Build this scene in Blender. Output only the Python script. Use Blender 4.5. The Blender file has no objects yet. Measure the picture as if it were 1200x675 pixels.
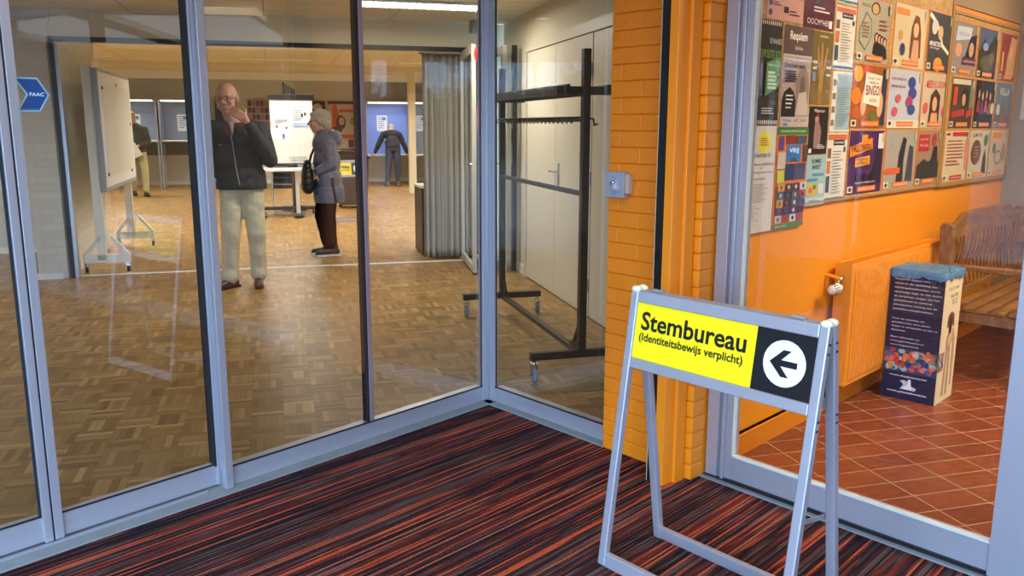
import bpy, bmesh, math, random
from mathutils import Matrix, Vector
from math import radians as R, sin, cos, pi
random.seed(7)
S = bpy.context.scene
COL = S.collection

# ------------------------------------------------------------------ camera, world, light
cam = bpy.data.cameras.new('camera'); camo = bpy.data.objects.new('camera', cam); COL.objects.link(camo)
cam.sensor_width = 36; cam.lens = 990 * 36 / 1200; cam.clip_start = .05; cam.clip_end = 300
P, RO = R(10.9), R(-.15)
fwd = Vector((0, cos(P), -sin(P))); rt = Vector((1, 0, 0)); dn = fwd.cross(rt)
r_ = rt * cos(RO) + dn * sin(RO); d_ = -rt * sin(RO) + dn * cos(RO)
mw = Matrix((r_, -d_, -fwd)).transposed().to_4x4(); mw.translation = (0, 0, 1.45)
camo.matrix_world = mw
S.camera = camo
S.view_settings.view_transform = 'Standard'; S.view_settings.look = 'None'
S.view_settings.gamma = 1; S.view_settings.use_curve_mapping = False
S.view_settings.exposure = 0.0
W = bpy.data.worlds.new('sky'); S.world = W; W.use_nodes = True
wn = W.node_tree.nodes; wl = W.node_tree.links
bg = wn['Background']
tc = wn.new('ShaderNodeTexCoord'); sx = wn.new('ShaderNodeSeparateXYZ'); cr = wn.new('ShaderNodeValToRGB')
wl.new(tc.outputs['Generated'], sx.inputs[0]); wl.new(sx.outputs['Z'], cr.inputs[0]); wl.new(cr.outputs[0], bg.inputs[0])
cr.color_ramp.elements[0].position = 0; cr.color_ramp.elements[0].color = (.43, .68, 1, 1)
cr.color_ramp.elements[1].position = .6; cr.color_ramp.elements[1].color = (.34, .56, 1, 1)
bg.inputs[1].default_value = 22.0

def frame(ox, oy, deg):
    return Matrix.Translation((ox, oy, 0)) @ Matrix.Rotation(R(deg), 4, 'Z')
P0 = (-.127, 4.355)
HF = frame(0, 0, 15.8)                 # hall: x along the folding wall, y into the hall
AF = frame(P0[0], P0[1], 47.8)         # left glass wall: x towards the corner, y into the hall
BF = frame(P0[0], P0[1], -48)          # right glass wall: x towards the entrance, y outwards
WF = frame(1.397, 3.983, 45.7)         # orange notice wall: x along it, y into the wall
RF = frame(.713, 5.882, 104.1)         # hall wall with the double door: x away, y into the hall
I4 = Matrix.Identity(4)
def wpt(F, x, y, z=0): return F @ Vector((x, y, z))

def area(name, F, loc, size, power, col, rot=(0, 0, 0), sy=None, spread=180):
    l = bpy.data.lights.new(name, 'AREA'); l.energy = power; l.color = col
    l.shape = 'RECTANGLE'; l.size = size; l.size_y = sy or size; l.spread = R(spread)
    o = bpy.data.objects.new(name, l); COL.objects.link(o)
    o.matrix_world = F @ Matrix.Translation(loc) @ (Matrix.Rotation(rot[2], 4, 'Z') @ Matrix.Rotation(rot[1], 4, 'Y') @ Matrix.Rotation(rot[0], 4, 'X'))
    return o
def spot(name, F, loc, power, col, ang=60, blend=.6, rot=(0, 0, 0)):
    l = bpy.data.lights.new(name, 'SPOT'); l.energy = power; l.color = col; l.spot_size = R(ang); l.spot_blend = blend; l.shadow_soft_size = .03
    o = bpy.data.objects.new(name, l); COL.objects.link(o)
    o.matrix_world = F @ Matrix.Translation(loc) @ (Matrix.Rotation(rot[1], 4, 'Y') @ Matrix.Rotation(rot[0], 4, 'X'))
WARM = (1, .96, .87); WARMER = (1, .80, .54); COOL = (1, .93, .86)
for d in (11.2, 13.6, 16.2, 19.2):
    for c in (-3.2, .2, 3.0):
        area('hall_lamp_light', HF, (c, d, 2.588), 1.2, 66, WARM, sy=.3, spread=150)
area('near_lamp_light', HF, (1.28, 7.45, 2.415), .95, 52, WARM, sy=.14)
area('near_lamp_light', HF, (-4.2, 9.6, 2.42), 1.2, 40, WARM, sy=.14)
area('foyer_lamp_light', WF, (.6, -1.6, 2.585), .9, 50, WARMER, sy=.5, spread=130)
area('foyer_lamp_light', WF, (2.0, -2.2, 2.585), .9, 36, WARMER, sy=.5, spread=130)
area('foyer_lamp_light', WF, (.9, -3.4, 2.585), .9, 24, WARMER, sy=.5, spread=130)
area('porch_fill_light', I4, (.0, 1.6, 2.52), 1.6, 26, COOL, sy=1.2)  # fill light added under the porch ceiling, no fitting modelled
# daylight coming through the open entrance behind the viewer
pt = area('entrance_daylight', I4, (-1.83, -1.05, 1.08), 2.9, 60, (.78, .88, 1), rot=(R(90), 0, 0), sy=2.1)
pt.data.cycles.is_portal = True
pt = area('entrance_daylight', I4, (.675, -1.05, 1.08), 1.2, 60, (.78, .88, 1), rot=(R(90), 0, 0), sy=2.1)
pt.data.cycles.is_portal = True

# ------------------------------------------------------------------ materials
def srgb(r, g, b):
    f = lambda v: (v / 255 / 12.92) if v / 255 <= .04045 else ((v / 255 + .055) / 1.055) ** 2.4
    return (f(r), f(g), f(b), 1)
class NT:
    def __init__(s, name):
        s.m = bpy.data.materials.new(name); s.m.use_nodes = True
        s.n = s.m.node_tree.nodes; s.l = s.m.node_tree.links; s.b = s.n['Principled BSDF']
    def node(s, t, **k):
        n = s.n.new(t)
        for a, v in k.items(): setattr(n, a, v)
        return n
    def put(s, sock, v):
        if isinstance(v, bpy.types.NodeSocket): s.l.new(v, sock)
        else: sock.default_value = v
    def math(s, op, a, b=None, c=None):
        n = s.node('ShaderNodeMath', operation=op)
        s.put(n.inputs[0], a)
        if b is not None: s.put(n.inputs[1], b)
        if c is not None: s.put(n.inputs[2], c)
        return n.outputs[0]
    def mixc(s, f, a, b, bt='MIX'):
        n = s.node('ShaderNodeMix', data_type='RGBA', blend_type=bt)
        s.put(n.inputs[0], f); s.put(n.inputs[6], a); s.put(n.inputs[7], b); return n.outputs[2]
    def comb(s, x, y, z):
        n = s.node('ShaderNodeCombineXYZ')
        for i, v in enumerate((x, y, z)): s.put(n.inputs[i], v)
        return n.outputs[0]
    def xyz(s, kind='Object'):
        t = s.node('ShaderNodeTexCoord'); x = s.node('ShaderNodeSeparateXYZ'); s.l.new(t.outputs[kind], x.inputs[0])
        return t.outputs[kind], x.outputs[0], x.outputs[1], x.outputs[2]
    def noise(s, vec, scale=5, det=3, rough=.5):
        n = s.node('ShaderNodeTexNoise'); s.put(n.inputs['Vector'], vec); n.inputs['Scale'].default_value = scale
        n.inputs['Detail'].default_value = det; n.inputs['Roughness'].default_value = rough; return n.outputs['Fac']
    def ramp(s, f, stops, interp='LINEAR'):
        n = s.node('ShaderNodeValToRGB'); s.put(n.inputs[0], f); r = n.color_ramp; r.interpolation = interp
        while len(r.elements) < len(stops): r.elements.new(.5)
        for e, (p, c) in zip(r.elements, stops): e.position = p; e.color = c
        return n.outputs[0]
    def bump(s, h, st=.2, dist=.01):
        n = s.node('ShaderNodeBump'); s.put(n.inputs['Height'], h); n.inputs['Strength'].default_value = st; n.inputs['Distance'].default_value = dist
        s.l.new(n.outputs[0], s.b.inputs['Normal']); return n
_mc = {}
def M(name, col, rough=.5, metal=0, var=.06, scale=8, bump=0, emit=0, spec=.5, bscale=None):
    """plain procedural material: base colour with slight mottling"""
    if name in _mc: return _mc[name]
    t = NT(name); v, x, y, z = t.xyz()
    n = t.noise(v, scale)
    a = tuple(c * (1 - var) for c in col[:3]) + (1,); b = tuple(min(1, c * (1 + var)) for c in col[:3]) + (1,)
    t.put(t.b.inputs['Base Color'], t.mixc(n, a, b))
    t.b.inputs['Roughness'].default_value = rough; t.b.inputs['Metallic'].default_value = metal
    t.b.inputs['Specular IOR Level'].default_value = spec
    if emit:
        t.b.inputs['Emission Color'].default_value = col; t.b.inputs['Emission Strength'].default_value = emit
    if bump: t.bump(t.noise(v, bscale or scale * 6, 4), bump, .01)
    _mc[name] = t.m; return t.m
def ink(r, g, b):
    k = 'ink_%d_%d_%d' % (r, g, b)
    return M(k, srgb(r, g, b), .38, var=.02)
def brick(name, col, bw=.21, bh=.072, mortar=.012, strength=.7, rough=.55, dark=.8, sep=True):
    t = NT(name); v, x, y, z = t.xyz()
    vec = t.comb(t.math('ADD', x, y), z, 0.0)
    b = t.node('ShaderNodeTexBrick'); t.put(b.inputs['Vector'], vec); b.inputs['Scale'].default_value = 1
    b.inputs['Brick Width'].default_value = bw; b.inputs['Row Height'].default_value = bh
    b.inputs['Mortar Size'].default_value = mortar * .5; b.inputs['Mortar Smooth'].default_value = .6
    b.inputs['Color1'].default_value = col; b.inputs['Color2'].default_value = tuple(c * .93 for c in col[:3]) + (1,)
    b.inputs['Mortar'].default_value = tuple(c * dark for c in col[:3]) + (1,)
    t.put(t.b.inputs['Base Color'], b.outputs['Color']); t.b.inputs['Roughness'].default_value = rough
    h = t.math('ADD', t.math('MULTIPLY', b.outputs['Fac'], -1.0), t.math('MULTIPLY', t.noise(v, 30), .25))
    t.bump(h, strength, .006); return t.m
def glass(name, k=1.5, tint=(.93, .96, .95, 1)):
    m = bpy.data.materials.new(name); m.use_nodes = True; n = m.node_tree.nodes; l = m.node_tree.links
    n.remove(n['Principled BSDF']); o = n['Material Output']
    tr = n.new('ShaderNodeBsdfTransparent'); tr.inputs[0].default_value = tint
    gl = n.new('ShaderNodeBsdfGlossy'); gl.inputs['Roughness'].default_value = 0; gl.inputs[0].default_value = (.95, .97, 1, 1)
    fr = n.new('ShaderNodeFresnel'); fr.inputs[0].default_value = 1.45
    mu = n.new('ShaderNodeMath'); mu.operation = 'MULTIPLY'; mu.use_clamp = True; mu.inputs[1].default_value = k
    mx = n.new('ShaderNodeMixShader')
    ge = n.new('ShaderNodeNewGeometry'); ff = n.new('ShaderNodeMath'); ff.operation = 'SUBTRACT'; ff.inputs[0].default_value = 1
    l.new(ge.outputs['Backfacing'], ff.inputs[1]); m2 = n.new('ShaderNodeMath'); m2.operation = 'MULTIPLY'
    l.new(fr.outputs[0], mu.inputs[0]); l.new(mu.outputs[0], m2.inputs[0]); l.new(ff.outputs[0], m2.inputs[1]); l.new(m2.outputs[0], mx.inputs[0]); l.new(tr.outputs[0], mx.inputs[1]); l.new(gl.outputs[0], mx.inputs[2])
    l.new(mx.outputs[0], o.inputs[0]); return m

ALU = M('anodised_aluminium', srgb(180, 178, 184), .38, .55, .03, 3)
ALU2 = M('brushed_aluminium_side', srgb(188, 188, 196), .3, .7, .03, 3)
GASKET = M('black_rubber', srgb(18, 20, 24), .6)
GLASS = glass('clear_glass', 2.7, (.985, .99, .988, 1)); GLASS2 = glass('clear_single_glass', 1.5, (.985, .99, .988, 1))
STONE = M('grey_stone', srgb(128, 132, 130), .7, 0, .18, 14, .1)
ORANGE = M('orange_painted_brick', srgb(233, 128, 14), .45, 0, .04, 9, .25)
OWOOD = M('orange_painted_timber', srgb(240, 138, 20), .4, 0, .03, 5, .04)
OWALL = M('orange_painted_panel', srgb(232, 144, 26), .35, 0, .05, 2, .02)
OBASE = M('orange_baseboard_paint', srgb(214, 126, 16), .4, 0, .05, 3)
WBRICK = brick('white_painted_brick', srgb(206, 204, 192), .22, .075, .01, .5, .6, .93)
CREAM = M('cream_plaster', srgb(212, 202, 172), .7, 0, .04, 3)
DOORW = M('off_white_door_paint', srgb(214, 206, 182), .45, 0, .03, 2)
WHITE = M('white_paint', srgb(226, 226, 222), .45, 0, .02)
BLACK = M('black_metal', srgb(20, 20, 22), .4, .2)
DGREY = M('dark_grey_plastic', srgb(52, 52, 54), .5)
CHROME = M('chrome', srgb(200, 200, 205), .15, 1)
TWHEEL = M('grey_rubber_wheel', srgb(120, 130, 136), .5)

# woven striped carpet
t = NT('striped_carpet'); v, x, y, z = t.xyz()
q = t.math('FLOOR', t.math('DIVIDE', y, .0082))
wn1 = t.node('ShaderNodeTexWhiteNoise', noise_dimensions='1D'); t.put(wn1.inputs['W'], q)
seg = t.noise(t.comb(t.math('ADD', t.math('MULTIPLY', x, 1.6), t.math('MULTIPLY', wn1.outputs[0], 40.0)), t.math('MULTIPLY', q, 3.7), 0.0), 1.0, 2, .6)
broad = t.noise(t.comb(t.math('MULTIPLY', x, .9), t.math('MULTIPLY', y, 26.0), 0.0), 1.0, 2)
mixv = t.math('ADD', t.math('MULTIPLY', wn1.outputs[0], .50), t.math('ADD', t.math('MULTIPLY', seg, .42), t.math('MULTIPLY', broad, .34)))
colr = t.ramp(mixv, [(.0, srgb(26, 23, 28)), (.48, srgb(34, 29, 34)), (.55, srgb(82, 44, 40)), (.61, srgb(98, 84, 78)), (.66, srgb(36, 30, 34)), (.73, srgb(120, 48, 38)), (.79, srgb(38, 30, 34)), (.85, srgb(196, 84, 48)), (.92, srgb(176, 96, 66)), (1., srgb(104, 86, 78))])
tuft = t.noise(t.comb(t.math('MULTIPLY', x, 300.0), t.math('MULTIPLY', y, 220.0), 0.0), 1.0, 2)
t.put(t.b.inputs['Base Color'], t.mixc(1.0, colr, t.ramp(tuft, [(.3, (.35, .35, .35, 1)), (.7, (1.35, 1.35, 1.35, 1))]), 'MULTIPLY'))
t.b.inputs['Roughness'].default_value = 1; t.b.inputs['Specular IOR Level'].default_value = .1
rib = t.math('PINGPONG', t.math('DIVIDE', y, .0082), .5)
t.bump(t.math('ADD', rib, tuft), .6, .004)
CARPET = t.m
# mosaic parquet, five fingers a block
t = NT('mosaic_parquet'); v, x, y, z = t.xyz()
bx_, by_ = t.math('DIVIDE', x, .158), t.math('DIVIDE', y, .158)
cx, cy = t.math('FLOOR', bx_), t.math('FLOOR', by_)
fx, fy = t.math('FRACT', bx_), t.math('FRACT', by_)
par = t.math('FLOORED_MODULO', t.math('ADD', cx, cy), 2.0)
ac = t.math('ADD', t.math('MULTIPLY', fx, par), t.math('MULTIPLY', fy, t.math('SUBTRACT', 1.0, par)))
al = t.math('ADD', t.math('MULTIPLY', fy, par), t.math('MULTIPLY', fx, t.math('SUBTRACT', 1.0, par)))
st = t.math('FLOOR', t.math('MULTIPLY', ac, 5.0))
w = t.node('ShaderNodeTexWhiteNoise', noise_dimensions='3D'); t.put(w.inputs['Vector'], t.comb(cx, cy, st))
w2 = t.node('ShaderNodeTexWhiteNoise', noise_dimensions='2D'); t.put(w2.inputs['Vector'], t.comb(cx, cy, 0.0))
gr = t.noise(t.comb(t.math('MULTIPLY', al, 1.2), t.math('MULTIPLY', ac, 22.0), t.math('ADD', w.outputs[0], t.math('MULTIPLY', w2.outputs[0], 30.0))), 1.6, 4, .6)
tone = t.math('ADD', t.math('MULTIPLY', w.outputs[0], .55), t.math('ADD', t.math('MULTIPLY', w2.outputs[0], .2), t.math('MULTIPLY', gr, .35)))
base = t.ramp(tone, [(.12, srgb(106, 78, 38)), (.45, srgb(138, 104, 54)), (.72, srgb(158, 124, 70)), (.95, srgb(188, 154, 98))])
ed = t.math('MINIMUM', t.math('PINGPONG', t.math('MULTIPLY', ac, 5.0), .5), t.math('MULTIPLY', t.math('PINGPONG', al, .5), 5.0))
line = t.math('LESS_THAN', ed, .035)
t.put(t.b.inputs['Base Color'], t.mixc(t.math('MULTIPLY', line, .45), base, srgb(70, 48, 24)))
t.b.inputs['Roughness'].default_value = .33; t.put(t.b.inputs['Roughness'], t.math('ADD', .27, t.math('MULTIPLY', gr, .2)))
t.b.inputs['Specular IOR Level'].default_value = .35
PARQUET = t.m
# red brown quarry tiles
t = NT('quarry_tile'); v, x, y, z = t.xyz()
vec = t.comb(t.math('SUBTRACT', x, 2.4056), t.math('SUBTRACT', y, 2.6005), 0.0)
b = t.node('ShaderNodeTexBrick'); b.offset = 0; t.put(b.inputs['Vector'], vec); b.inputs['Scale'].default_value = 1
b.inputs['Brick Width'].default_value = .244; b.inputs['Row Height'].default_value = .133
b.inputs['Mortar Size'].default_value = .0022; b.inputs['Mortar Smooth'].default_value = .2
b.inputs['Color1'].default_value = srgb(132, 68, 40); b.inputs['Color2'].default_value = srgb(116, 56, 33); b.inputs['Mortar'].default_value = srgb(196, 168, 132)
n = t.noise(t.comb(t.math('MULTIPLY', x, 9.0), t.math('MULTIPLY', y, 60.0), 0.0), 1.0, 3)
t.put(t.b.inputs['Base Color'], t.mixc(1.0, b.outputs['Color'], t.ramp(n, [(.3, (.78, .78, .78, 1)), (.7, (1.12, 1.12, 1.12, 1))]), 'MULTIPLY'))
t.b.inputs['Roughness'].default_value = .35; t.bump(t.math('MULTIPLY', b.outputs['Fac'], -1.0), .4, .003)
TILE = t.m
# cork board
t = NT('cork'); v, x, y, z = t.xyz()
n = t.noise(v, 90, 4, .7); n2 = t.noise(v, 12, 3)
t.put(t.b.inputs['Base Color'], t.ramp(t.math('ADD', t.math('MULTIPLY', n, .7), t.math('MULTIPLY', n2, .3)), [(.3, srgb(120, 86, 44)), (.5, srgb(176, 134, 76)), (.7, srgb(206, 170, 110))]))
t.b.inputs['Roughness'].default_value = .9; t.bump(n, .3, .003); CORK = t.m
# suspended ceiling
t = NT('ceiling_tile'); v, x, y, z = t.xyz()
b = t.node('ShaderNodeTexBrick'); b.offset = 0; t.put(b.inputs['Vector'], v); b.inputs['Scale'].default_value = 1
b.inputs['Brick Width'].default_value = 1.2; b.inputs['Row Height'].default_value = .6; b.inputs['Mortar Size'].default_value = .006
b.inputs['Color1'].default_value = srgb(214, 206, 180); b.inputs['Color2'].default_value = srgb(208, 200, 174); b.inputs['Mortar'].default_value = srgb(150, 142, 118)
t.put(t.b.inputs['Base Color'], b.outputs['Color']); t.b.inputs['Roughness'].default_value = .8; CEIL = t.m
# teak
t = NT('teak_wood'); v, x, y, z = t.xyz()
n = t.noise(t.comb(t.math('MULTIPLY', x, 3.0), t.math('MULTIPLY', y, 30.0), t.math('MULTIPLY', z, 10.0)), 1.5, 4, .6)
t.put(t.b.inputs['Base Color'], t.ramp(n, [(.3, srgb(92, 58, 30)), (.55, srgb(132, 88, 48)), (.8, srgb(160, 112, 66))])); t.b.inputs['Roughness'].default_value = .5; TEAK = t.m
# curtain cloth
CURT = M('grey_curtain_cloth', srgb(156, 150, 134), .9, 0, .08, 20)

# ------------------------------------------------------------------ mesh helpers
class MB:
    def __init__(s): s.v = []; s.f = []; s.mi = []; s.mats = []; s.sm = []
    def mat(s, m):
        if m not in s.mats: s.mats.append(m)
        return s.mats.index(m)
    def add(s, vs, fs, m, smooth=False):
        o = len(s.v); s.v += [tuple(q) for q in vs]; k = s.mat(m)
        for f in fs: s.f.append([o + i for i in f]); s.mi.append(k); s.sm.append(smooth)
        return s
    def box(s, x0, x1, y0, y1, z0, z1, m, T=None):
        vs = [Vector(q) for q in ((x0, y0, z0), (x1, y0, z0), (x1, y1, z0), (x0, y1, z0), (x0, y0, z1), (x1, y0, z1), (x1, y1, z1), (x0, y1, z1))]
        if T: vs = [T @ q for q in vs]
        return s.add(vs, [(0, 3, 2, 1), (4, 5, 6, 7), (0, 1, 5, 4), (1, 2, 6, 5), (2, 3, 7, 6), (3, 0, 4, 7)], m)
    def bar(s, p, q, w, h, m, up=(0, 0, 1)):
        """rectangular bar from p to q, w sideways and h along up"""
        p, q = Vector(p), Vector(q); d = (q - p); L = d.length; d.normalize(); u = Vector(up)
        a = d.cross(u)
        if a.length < 1e-4: a = d.cross(Vector((1, 0, 0)))
        a.normalize(); u = a.cross(d).normalized()
        T = Matrix((a, d, u)).transposed().to_4x4(); T.translation = p
        return s.box(-w / 2, w / 2, 0, L, -h / 2, h / 2, m, T)
    def tube(s, pts, r, m, seg=10, smooth=True, cap=True):
        pts = [Vector(p) for p in pts]; n = len(pts); rr = r if isinstance(r, (list, tuple)) else [r] * n
        vs = []; pa = None
        for i, p in enumerate(pts):
            d = (pts[min(i + 1, n - 1)] - pts[max(i - 1, 0)]).normalized()
            if pa is None: pa = d.orthogonal().normalized()
            pa = (pa - d * pa.dot(d)).normalized(); pb = d.cross(pa)
            for k in range(seg):
                a = 2 * pi * k / seg; vs.append(p + (pa * cos(a) + pb * sin(a)) * rr[i])
        fs = [(i * seg + k, i * seg + (k + 1) % seg, (i + 1) * seg + (k + 1) % seg, (i + 1) * seg + k) for i in range(n - 1) for k in range(seg)]
        s.add(vs, fs, m, smooth)
        if cap:
            s.add(vs[:seg], [tuple(reversed(range(seg)))], m); s.add(vs[-seg:], [tuple(range(seg))], m)
        return s
    def ell(s, c, r, m, T=None, nu=16, nv=10):
        c = Vector(c); vs = []
        for j in range(nv + 1):
            a = -pi / 2 + pi * j / nv
            for i in range(nu):
                b = 2 * pi * i / nu; q = Vector((r[0] * cos(a) * cos(b), r[1] * cos(a) * sin(b), r[2] * sin(a)))
                if T: q = T @ q
                vs.append(c + q)
        fs = [(j * nu + i, j * nu + (i + 1) % nu, (j + 1) * nu + (i + 1) % nu, (j + 1) * nu + i) for j in range(nv) for i in range(nu)]
        return s.add(vs, fs, m, True)
    def prism(s, poly, O, U, V, N, m):
        """polygon (u,v) in the plane O,U,V pushed along N (vector with length)"""
        O, U, V, N = Vector(O), Vector(U), Vector(V), Vector(N); n = len(poly)
        a = [O + U * u + V * w for u, w in poly]; b = [q + N for q in a]
        return s.add(a + b, [tuple(range(n)), tuple(reversed(range(n, 2 * n)))] + [(i + n, (i + 1) % n + n, (i + 1) % n, i) for i in range(n)], m)
    def lathe(s, prof, c, m, seg=20, axis='Z', smooth=True):
        c = Vector(c); vs = []
        for r, h in prof:
            for k in range(seg):
                a = 2 * pi * k / seg; q = (r * cos(a), r * sin(a), h)
                if axis == 'Y': q = (q[0], q[2], q[1])
                if axis == 'X': q = (q[2], q[0], q[1])
                vs.append(c + Vector(q))
        fs = [(i * seg + k, i * seg + (k + 1) % seg, (i + 1) * seg + (k + 1) % seg, (i + 1) * seg + k) for i in range(len(prof) - 1) for k in range(seg)]
        return s.add(vs, fs, m, smooth)
    def build(s, name, parent=None, F=None, bevel=0, fix=True):
        me = bpy.data.meshes.new(name); me.from_pydata(s.v, [], s.f)
        for m in s.mats: me.materials.append(m)
        me.polygons.foreach_set('material_index', s.mi); me.polygons.foreach_set('use_smooth', s.sm)
        if fix:
            b = bmesh.new(); b.from_mesh(me); bmesh.ops.remove_doubles(b, verts=b.verts, dist=1e-6) if False else None
            bmesh.ops.recalc_face_normals(b, faces=b.faces); b.to_mesh(me); b.free()
        me.update()
        o = bpy.data.objects.new(name, me); COL.objects.link(o)
        if parent: o.parent = parent
        elif F is not None: o.matrix_world = F
        if bevel:
            bv = o.modifiers.new('bevel', 'BEVEL'); bv.width = bevel; bv.segments = 2; bv.limit_method = 'ANGLE'
        return o
def thing(name, label, cat, F=I4, loc=(0, 0, 0), rz=0, group=None):
    o = bpy.data.objects.new(name, None); COL.objects.link(o); o.empty_display_size = .1
    o.matrix_world = F @ Matrix.Translation(loc) @ Matrix.Rotation(R(rz), 4, 'Z')
    o['label'] = label; o['category'] = cat
    if group: o['group'] = group
    return o
def tag(o, label, cat, group=None):
    o['label'] = label; o['category'] = cat
    if group: o['group'] = group
    return o
def struct(name, F=I4, loc=(0, 0, 0)):
    o = bpy.data.objects.new(name, None); COL.objects.link(o); o.matrix_world = F @ Matrix.Translation(loc); o['kind'] = 'structure'; return o
def stu(o): o['kind'] = 'structure'; return o
def dup(root, M4, label=None, group=None):
    r = root.copy(); COL.objects.link(r); r.matrix_world = M4
    if label: r['label'] = label
    if group: r['group'] = group
    for ch in list(root.children):
        c = ch.copy(); COL.objects.link(c); c.parent = r
        for g in list(ch.children):
            d = g.copy(); COL.objects.link(d); d.parent = c
    return r

# lettering: glyph outlines of Blender's own typeface, fitted into a box
_tx = {}
def glyphs(body, bold):
    k = (body, bold)
    if k not in _tx:
        c = bpy.data.curves.new('t', 'FONT'); c.body = body; c.size = 1; c.offset = .022 if bold else 0; c.resolution_u = 3
        c.align_x = 'LEFT'
        o = bpy.data.objects.new('t', c); COL.objects.link(o)
        dg = bpy.context.evaluated_depsgraph_get(); dg.update()
        me = o.evaluated_get(dg).to_mesh()
        vs = [(q.co.x, q.co.y) for q in me.vertices]; fs = [tuple(p.vertices) for p in me.polygons]
        o.evaluated_get(dg).to_mesh_clear(); bpy.data.objects.remove(o); bpy.data.curves.remove(c)
        if not vs: vs = [(0, 0), (1, 0), (0, 1)]
        x0 = min(q[0] for q in vs); x1 = max(q[0] for q in vs); y0 = min(q[1] for q in vs); y1 = max(q[1] for q in vs)
        _tx[k] = ([((a - x0) / max(x1 - x0, 1e-6), (b_ - y0) / max(y1 - y0, 1e-6)) for a, b_ in vs], fs)
    return _tx[k]
def flat(mb, w, h, layers, T=I4, eps=.0006, y0=-.0012):
    """printed sheet: layers in 0..1 units, u right and v up, drawn on the plane y=0 facing -y"""
    for i, L in enumerate(layers):
        y = y0 - eps * i; kind, m = L[0], ink(*L[-1])
        P_ = lambda u, v_: T @ Vector((u * w, y, v_ * h))
        if kind == 'r':
            a, b_, c, d = L[1:5]; mb.add([P_(a, b_), P_(c, b_), P_(c, d), P_(a, d)], [(0, 1, 2, 3)], m)
        elif kind == 'e':
            a, b_, c, d = L[1:5]; mb.add([P_(a + c * cos(2 * pi * k / 24), b_ + d * sin(2 * pi * k / 24)) for k in range(24)], [tuple(range(24))], m)
        elif kind == 'p':
            mb.add([P_(*q) for q in L[1]], [tuple(range(len(L[1])))], m)
        elif kind in 'tT':
            vs, fs = glyphs(L[1], kind == 'T'); a, b_, c, d = L[2:6]
            mb.add([P_(a + q[0] * (c - a), b_ + q[1] * (d - b_)) for q in vs], fs, m)
    return mb

# ------------------------------------------------------------------ structure: floors and ceilings
def slab(name, pts, z, th, mat, F):
    inv = F.inverted(); q = [inv @ Vector((p[0], p[1], 0)) for p in pts]
    mb = MB(); mb.prism([(a.x, a.y) for a in q], (0, 0, z), (1, 0, 0), (0, 1, 0), (0, 0, th), mat)
    return stu(mb.build(name, F=F))
H = lambda c, d: tuple(wpt(HF, c, d))[:2]
A_ = lambda x, y=0: tuple(wpt(AF, x, y))[:2]
B_ = lambda x, y=0: tuple(wpt(BF, x, y))[:2]
Wp = lambda x, y=0: tuple(wpt(WF, x, y))[:2]
X0 = (1.235, 3.80)
hall_near = [A_(-5), A_(0), B_(1.1), X0, H(2.5, 8.95), H(4.4, 8.95)]
slab('floor', hall_near + [H(4.4, 22.4), H(-6, 22.4), H(-6, 4)], 0, -.1, PARQUET, HF)
vest = [A_(-5, .03), A_(.0, .03), B_(5, .03), (3.25, -1.1), (-3.5, -1.1)]
slab('floor_carpet', [A_(-5, -.07), A_(-.07, -.07), B_(.92, -.06), B_(1.37, -.0), B_(5, 0), (3.25, -1.1), (-3.5, -1.1)], .004, -.1, CARPET, frame(P0[0], P0[1], 46.2))
foyer = [B_(1.3, .02), B_(5, .02), (3.35, .5), (3.35, -1.1), (9.5, -1.1), (9.5, 1.9), Wp(3.2, -5.2), Wp(3.2, .0), Wp(-.75, .0)]
slab('floor_tile', foyer, .001, -.1, TILE, HF)
slab('ceiling_hall_front', [A_(-5), A_(0), B_(1.1), X0, H(2.5, 8.95), H(-6, 8.95), H(-6, 4)], 2.48, .1, CEIL, HF)
slab('ceiling_hall_back', [H(-6, 8.95), H(4.4, 8.95), H(4.4, 22.4), H(-6, 22.4)], 2.6, .1, CEIL, HF)
slab('ceiling_porch', vest, 2.6, .1, WHITE, I4)
slab('ceiling_foyer', foyer, 2.6, .1, M('foyer_ceiling', srgb(196, 180, 150), .8), WF)
# sill
m = MB(); m.box(-5, .0, -.075, .05, -.02, .011, STONE); stu(m.build('trim_1', F=AF))
m = MB(); m.box(.0, .88, -.06, .05, -.02, .011, STONE); stu(m.build('trim_2', F=BF))
m = MB(); m.box(1.365, 5, .0, .09, -.02, .011, STONE); stu(m.build('trim_3', F=BF))

def wallbox(name, F, x0, x1, y0, y1, z0, z1, mat, extra=None):
    m = MB(); m.box(x0, x1, y0, y1, z0, z1, mat)
    for e in (extra or []): m.box(*e, mat)
    return stu(m.build(name, F=F))
# hall walls
wallbox('wall_header', HF, -1.97, 2.45, 8.85, 9.0, 2.24, 2.6, CREAM, [(-6, -1.88, 8.83, 9.0, 2.36, 2.6), (2.3, 4.4, 8.85, 9.0, 2.24, 2.6)])
wallbox('wall_pier', HF, -2.17, -1.9, 8.82, 9.0, 0, 2.6, WBRICK, [(-2.13, -1.9, 9.0, 10.95, 0, 2.6)])
wallbox('wall_left_recess', HF, -6, -2.13, 10.75, 10.9, 0, 2.6, WBRICK)
wallbox('wall_left', HF, -6.1, -6, 4, 22.4, 0, 2.7, CREAM)
wallbox('wall_back', HF, -6, 4.4, 22.25, 22.4, 0, 2.7, M('hall_back_wall', srgb(206, 206, 196), .7, 0, .04, 3))
wallbox('wall_back_right', HF, 4.4, 4.5, 8.95, 22.4, 0, 2.7, CREAM)
wallbox('wall_right_jamb', HF, 2.07, 4.45, 8.9, 9.05, 0, 2.3, CREAM)
wallbox('wall_right', RF, -1.98, 3.3, -.12, 0, 0, 2.6, CREAM)
m = MB(); m.box(-2.1, -.03, 0, .014, 0, .09, WHITE); m.box(2.36, 3.2, 0, .014, 0, .09, WHITE); stu(m.build('baseboard_right', F=RF))
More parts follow.
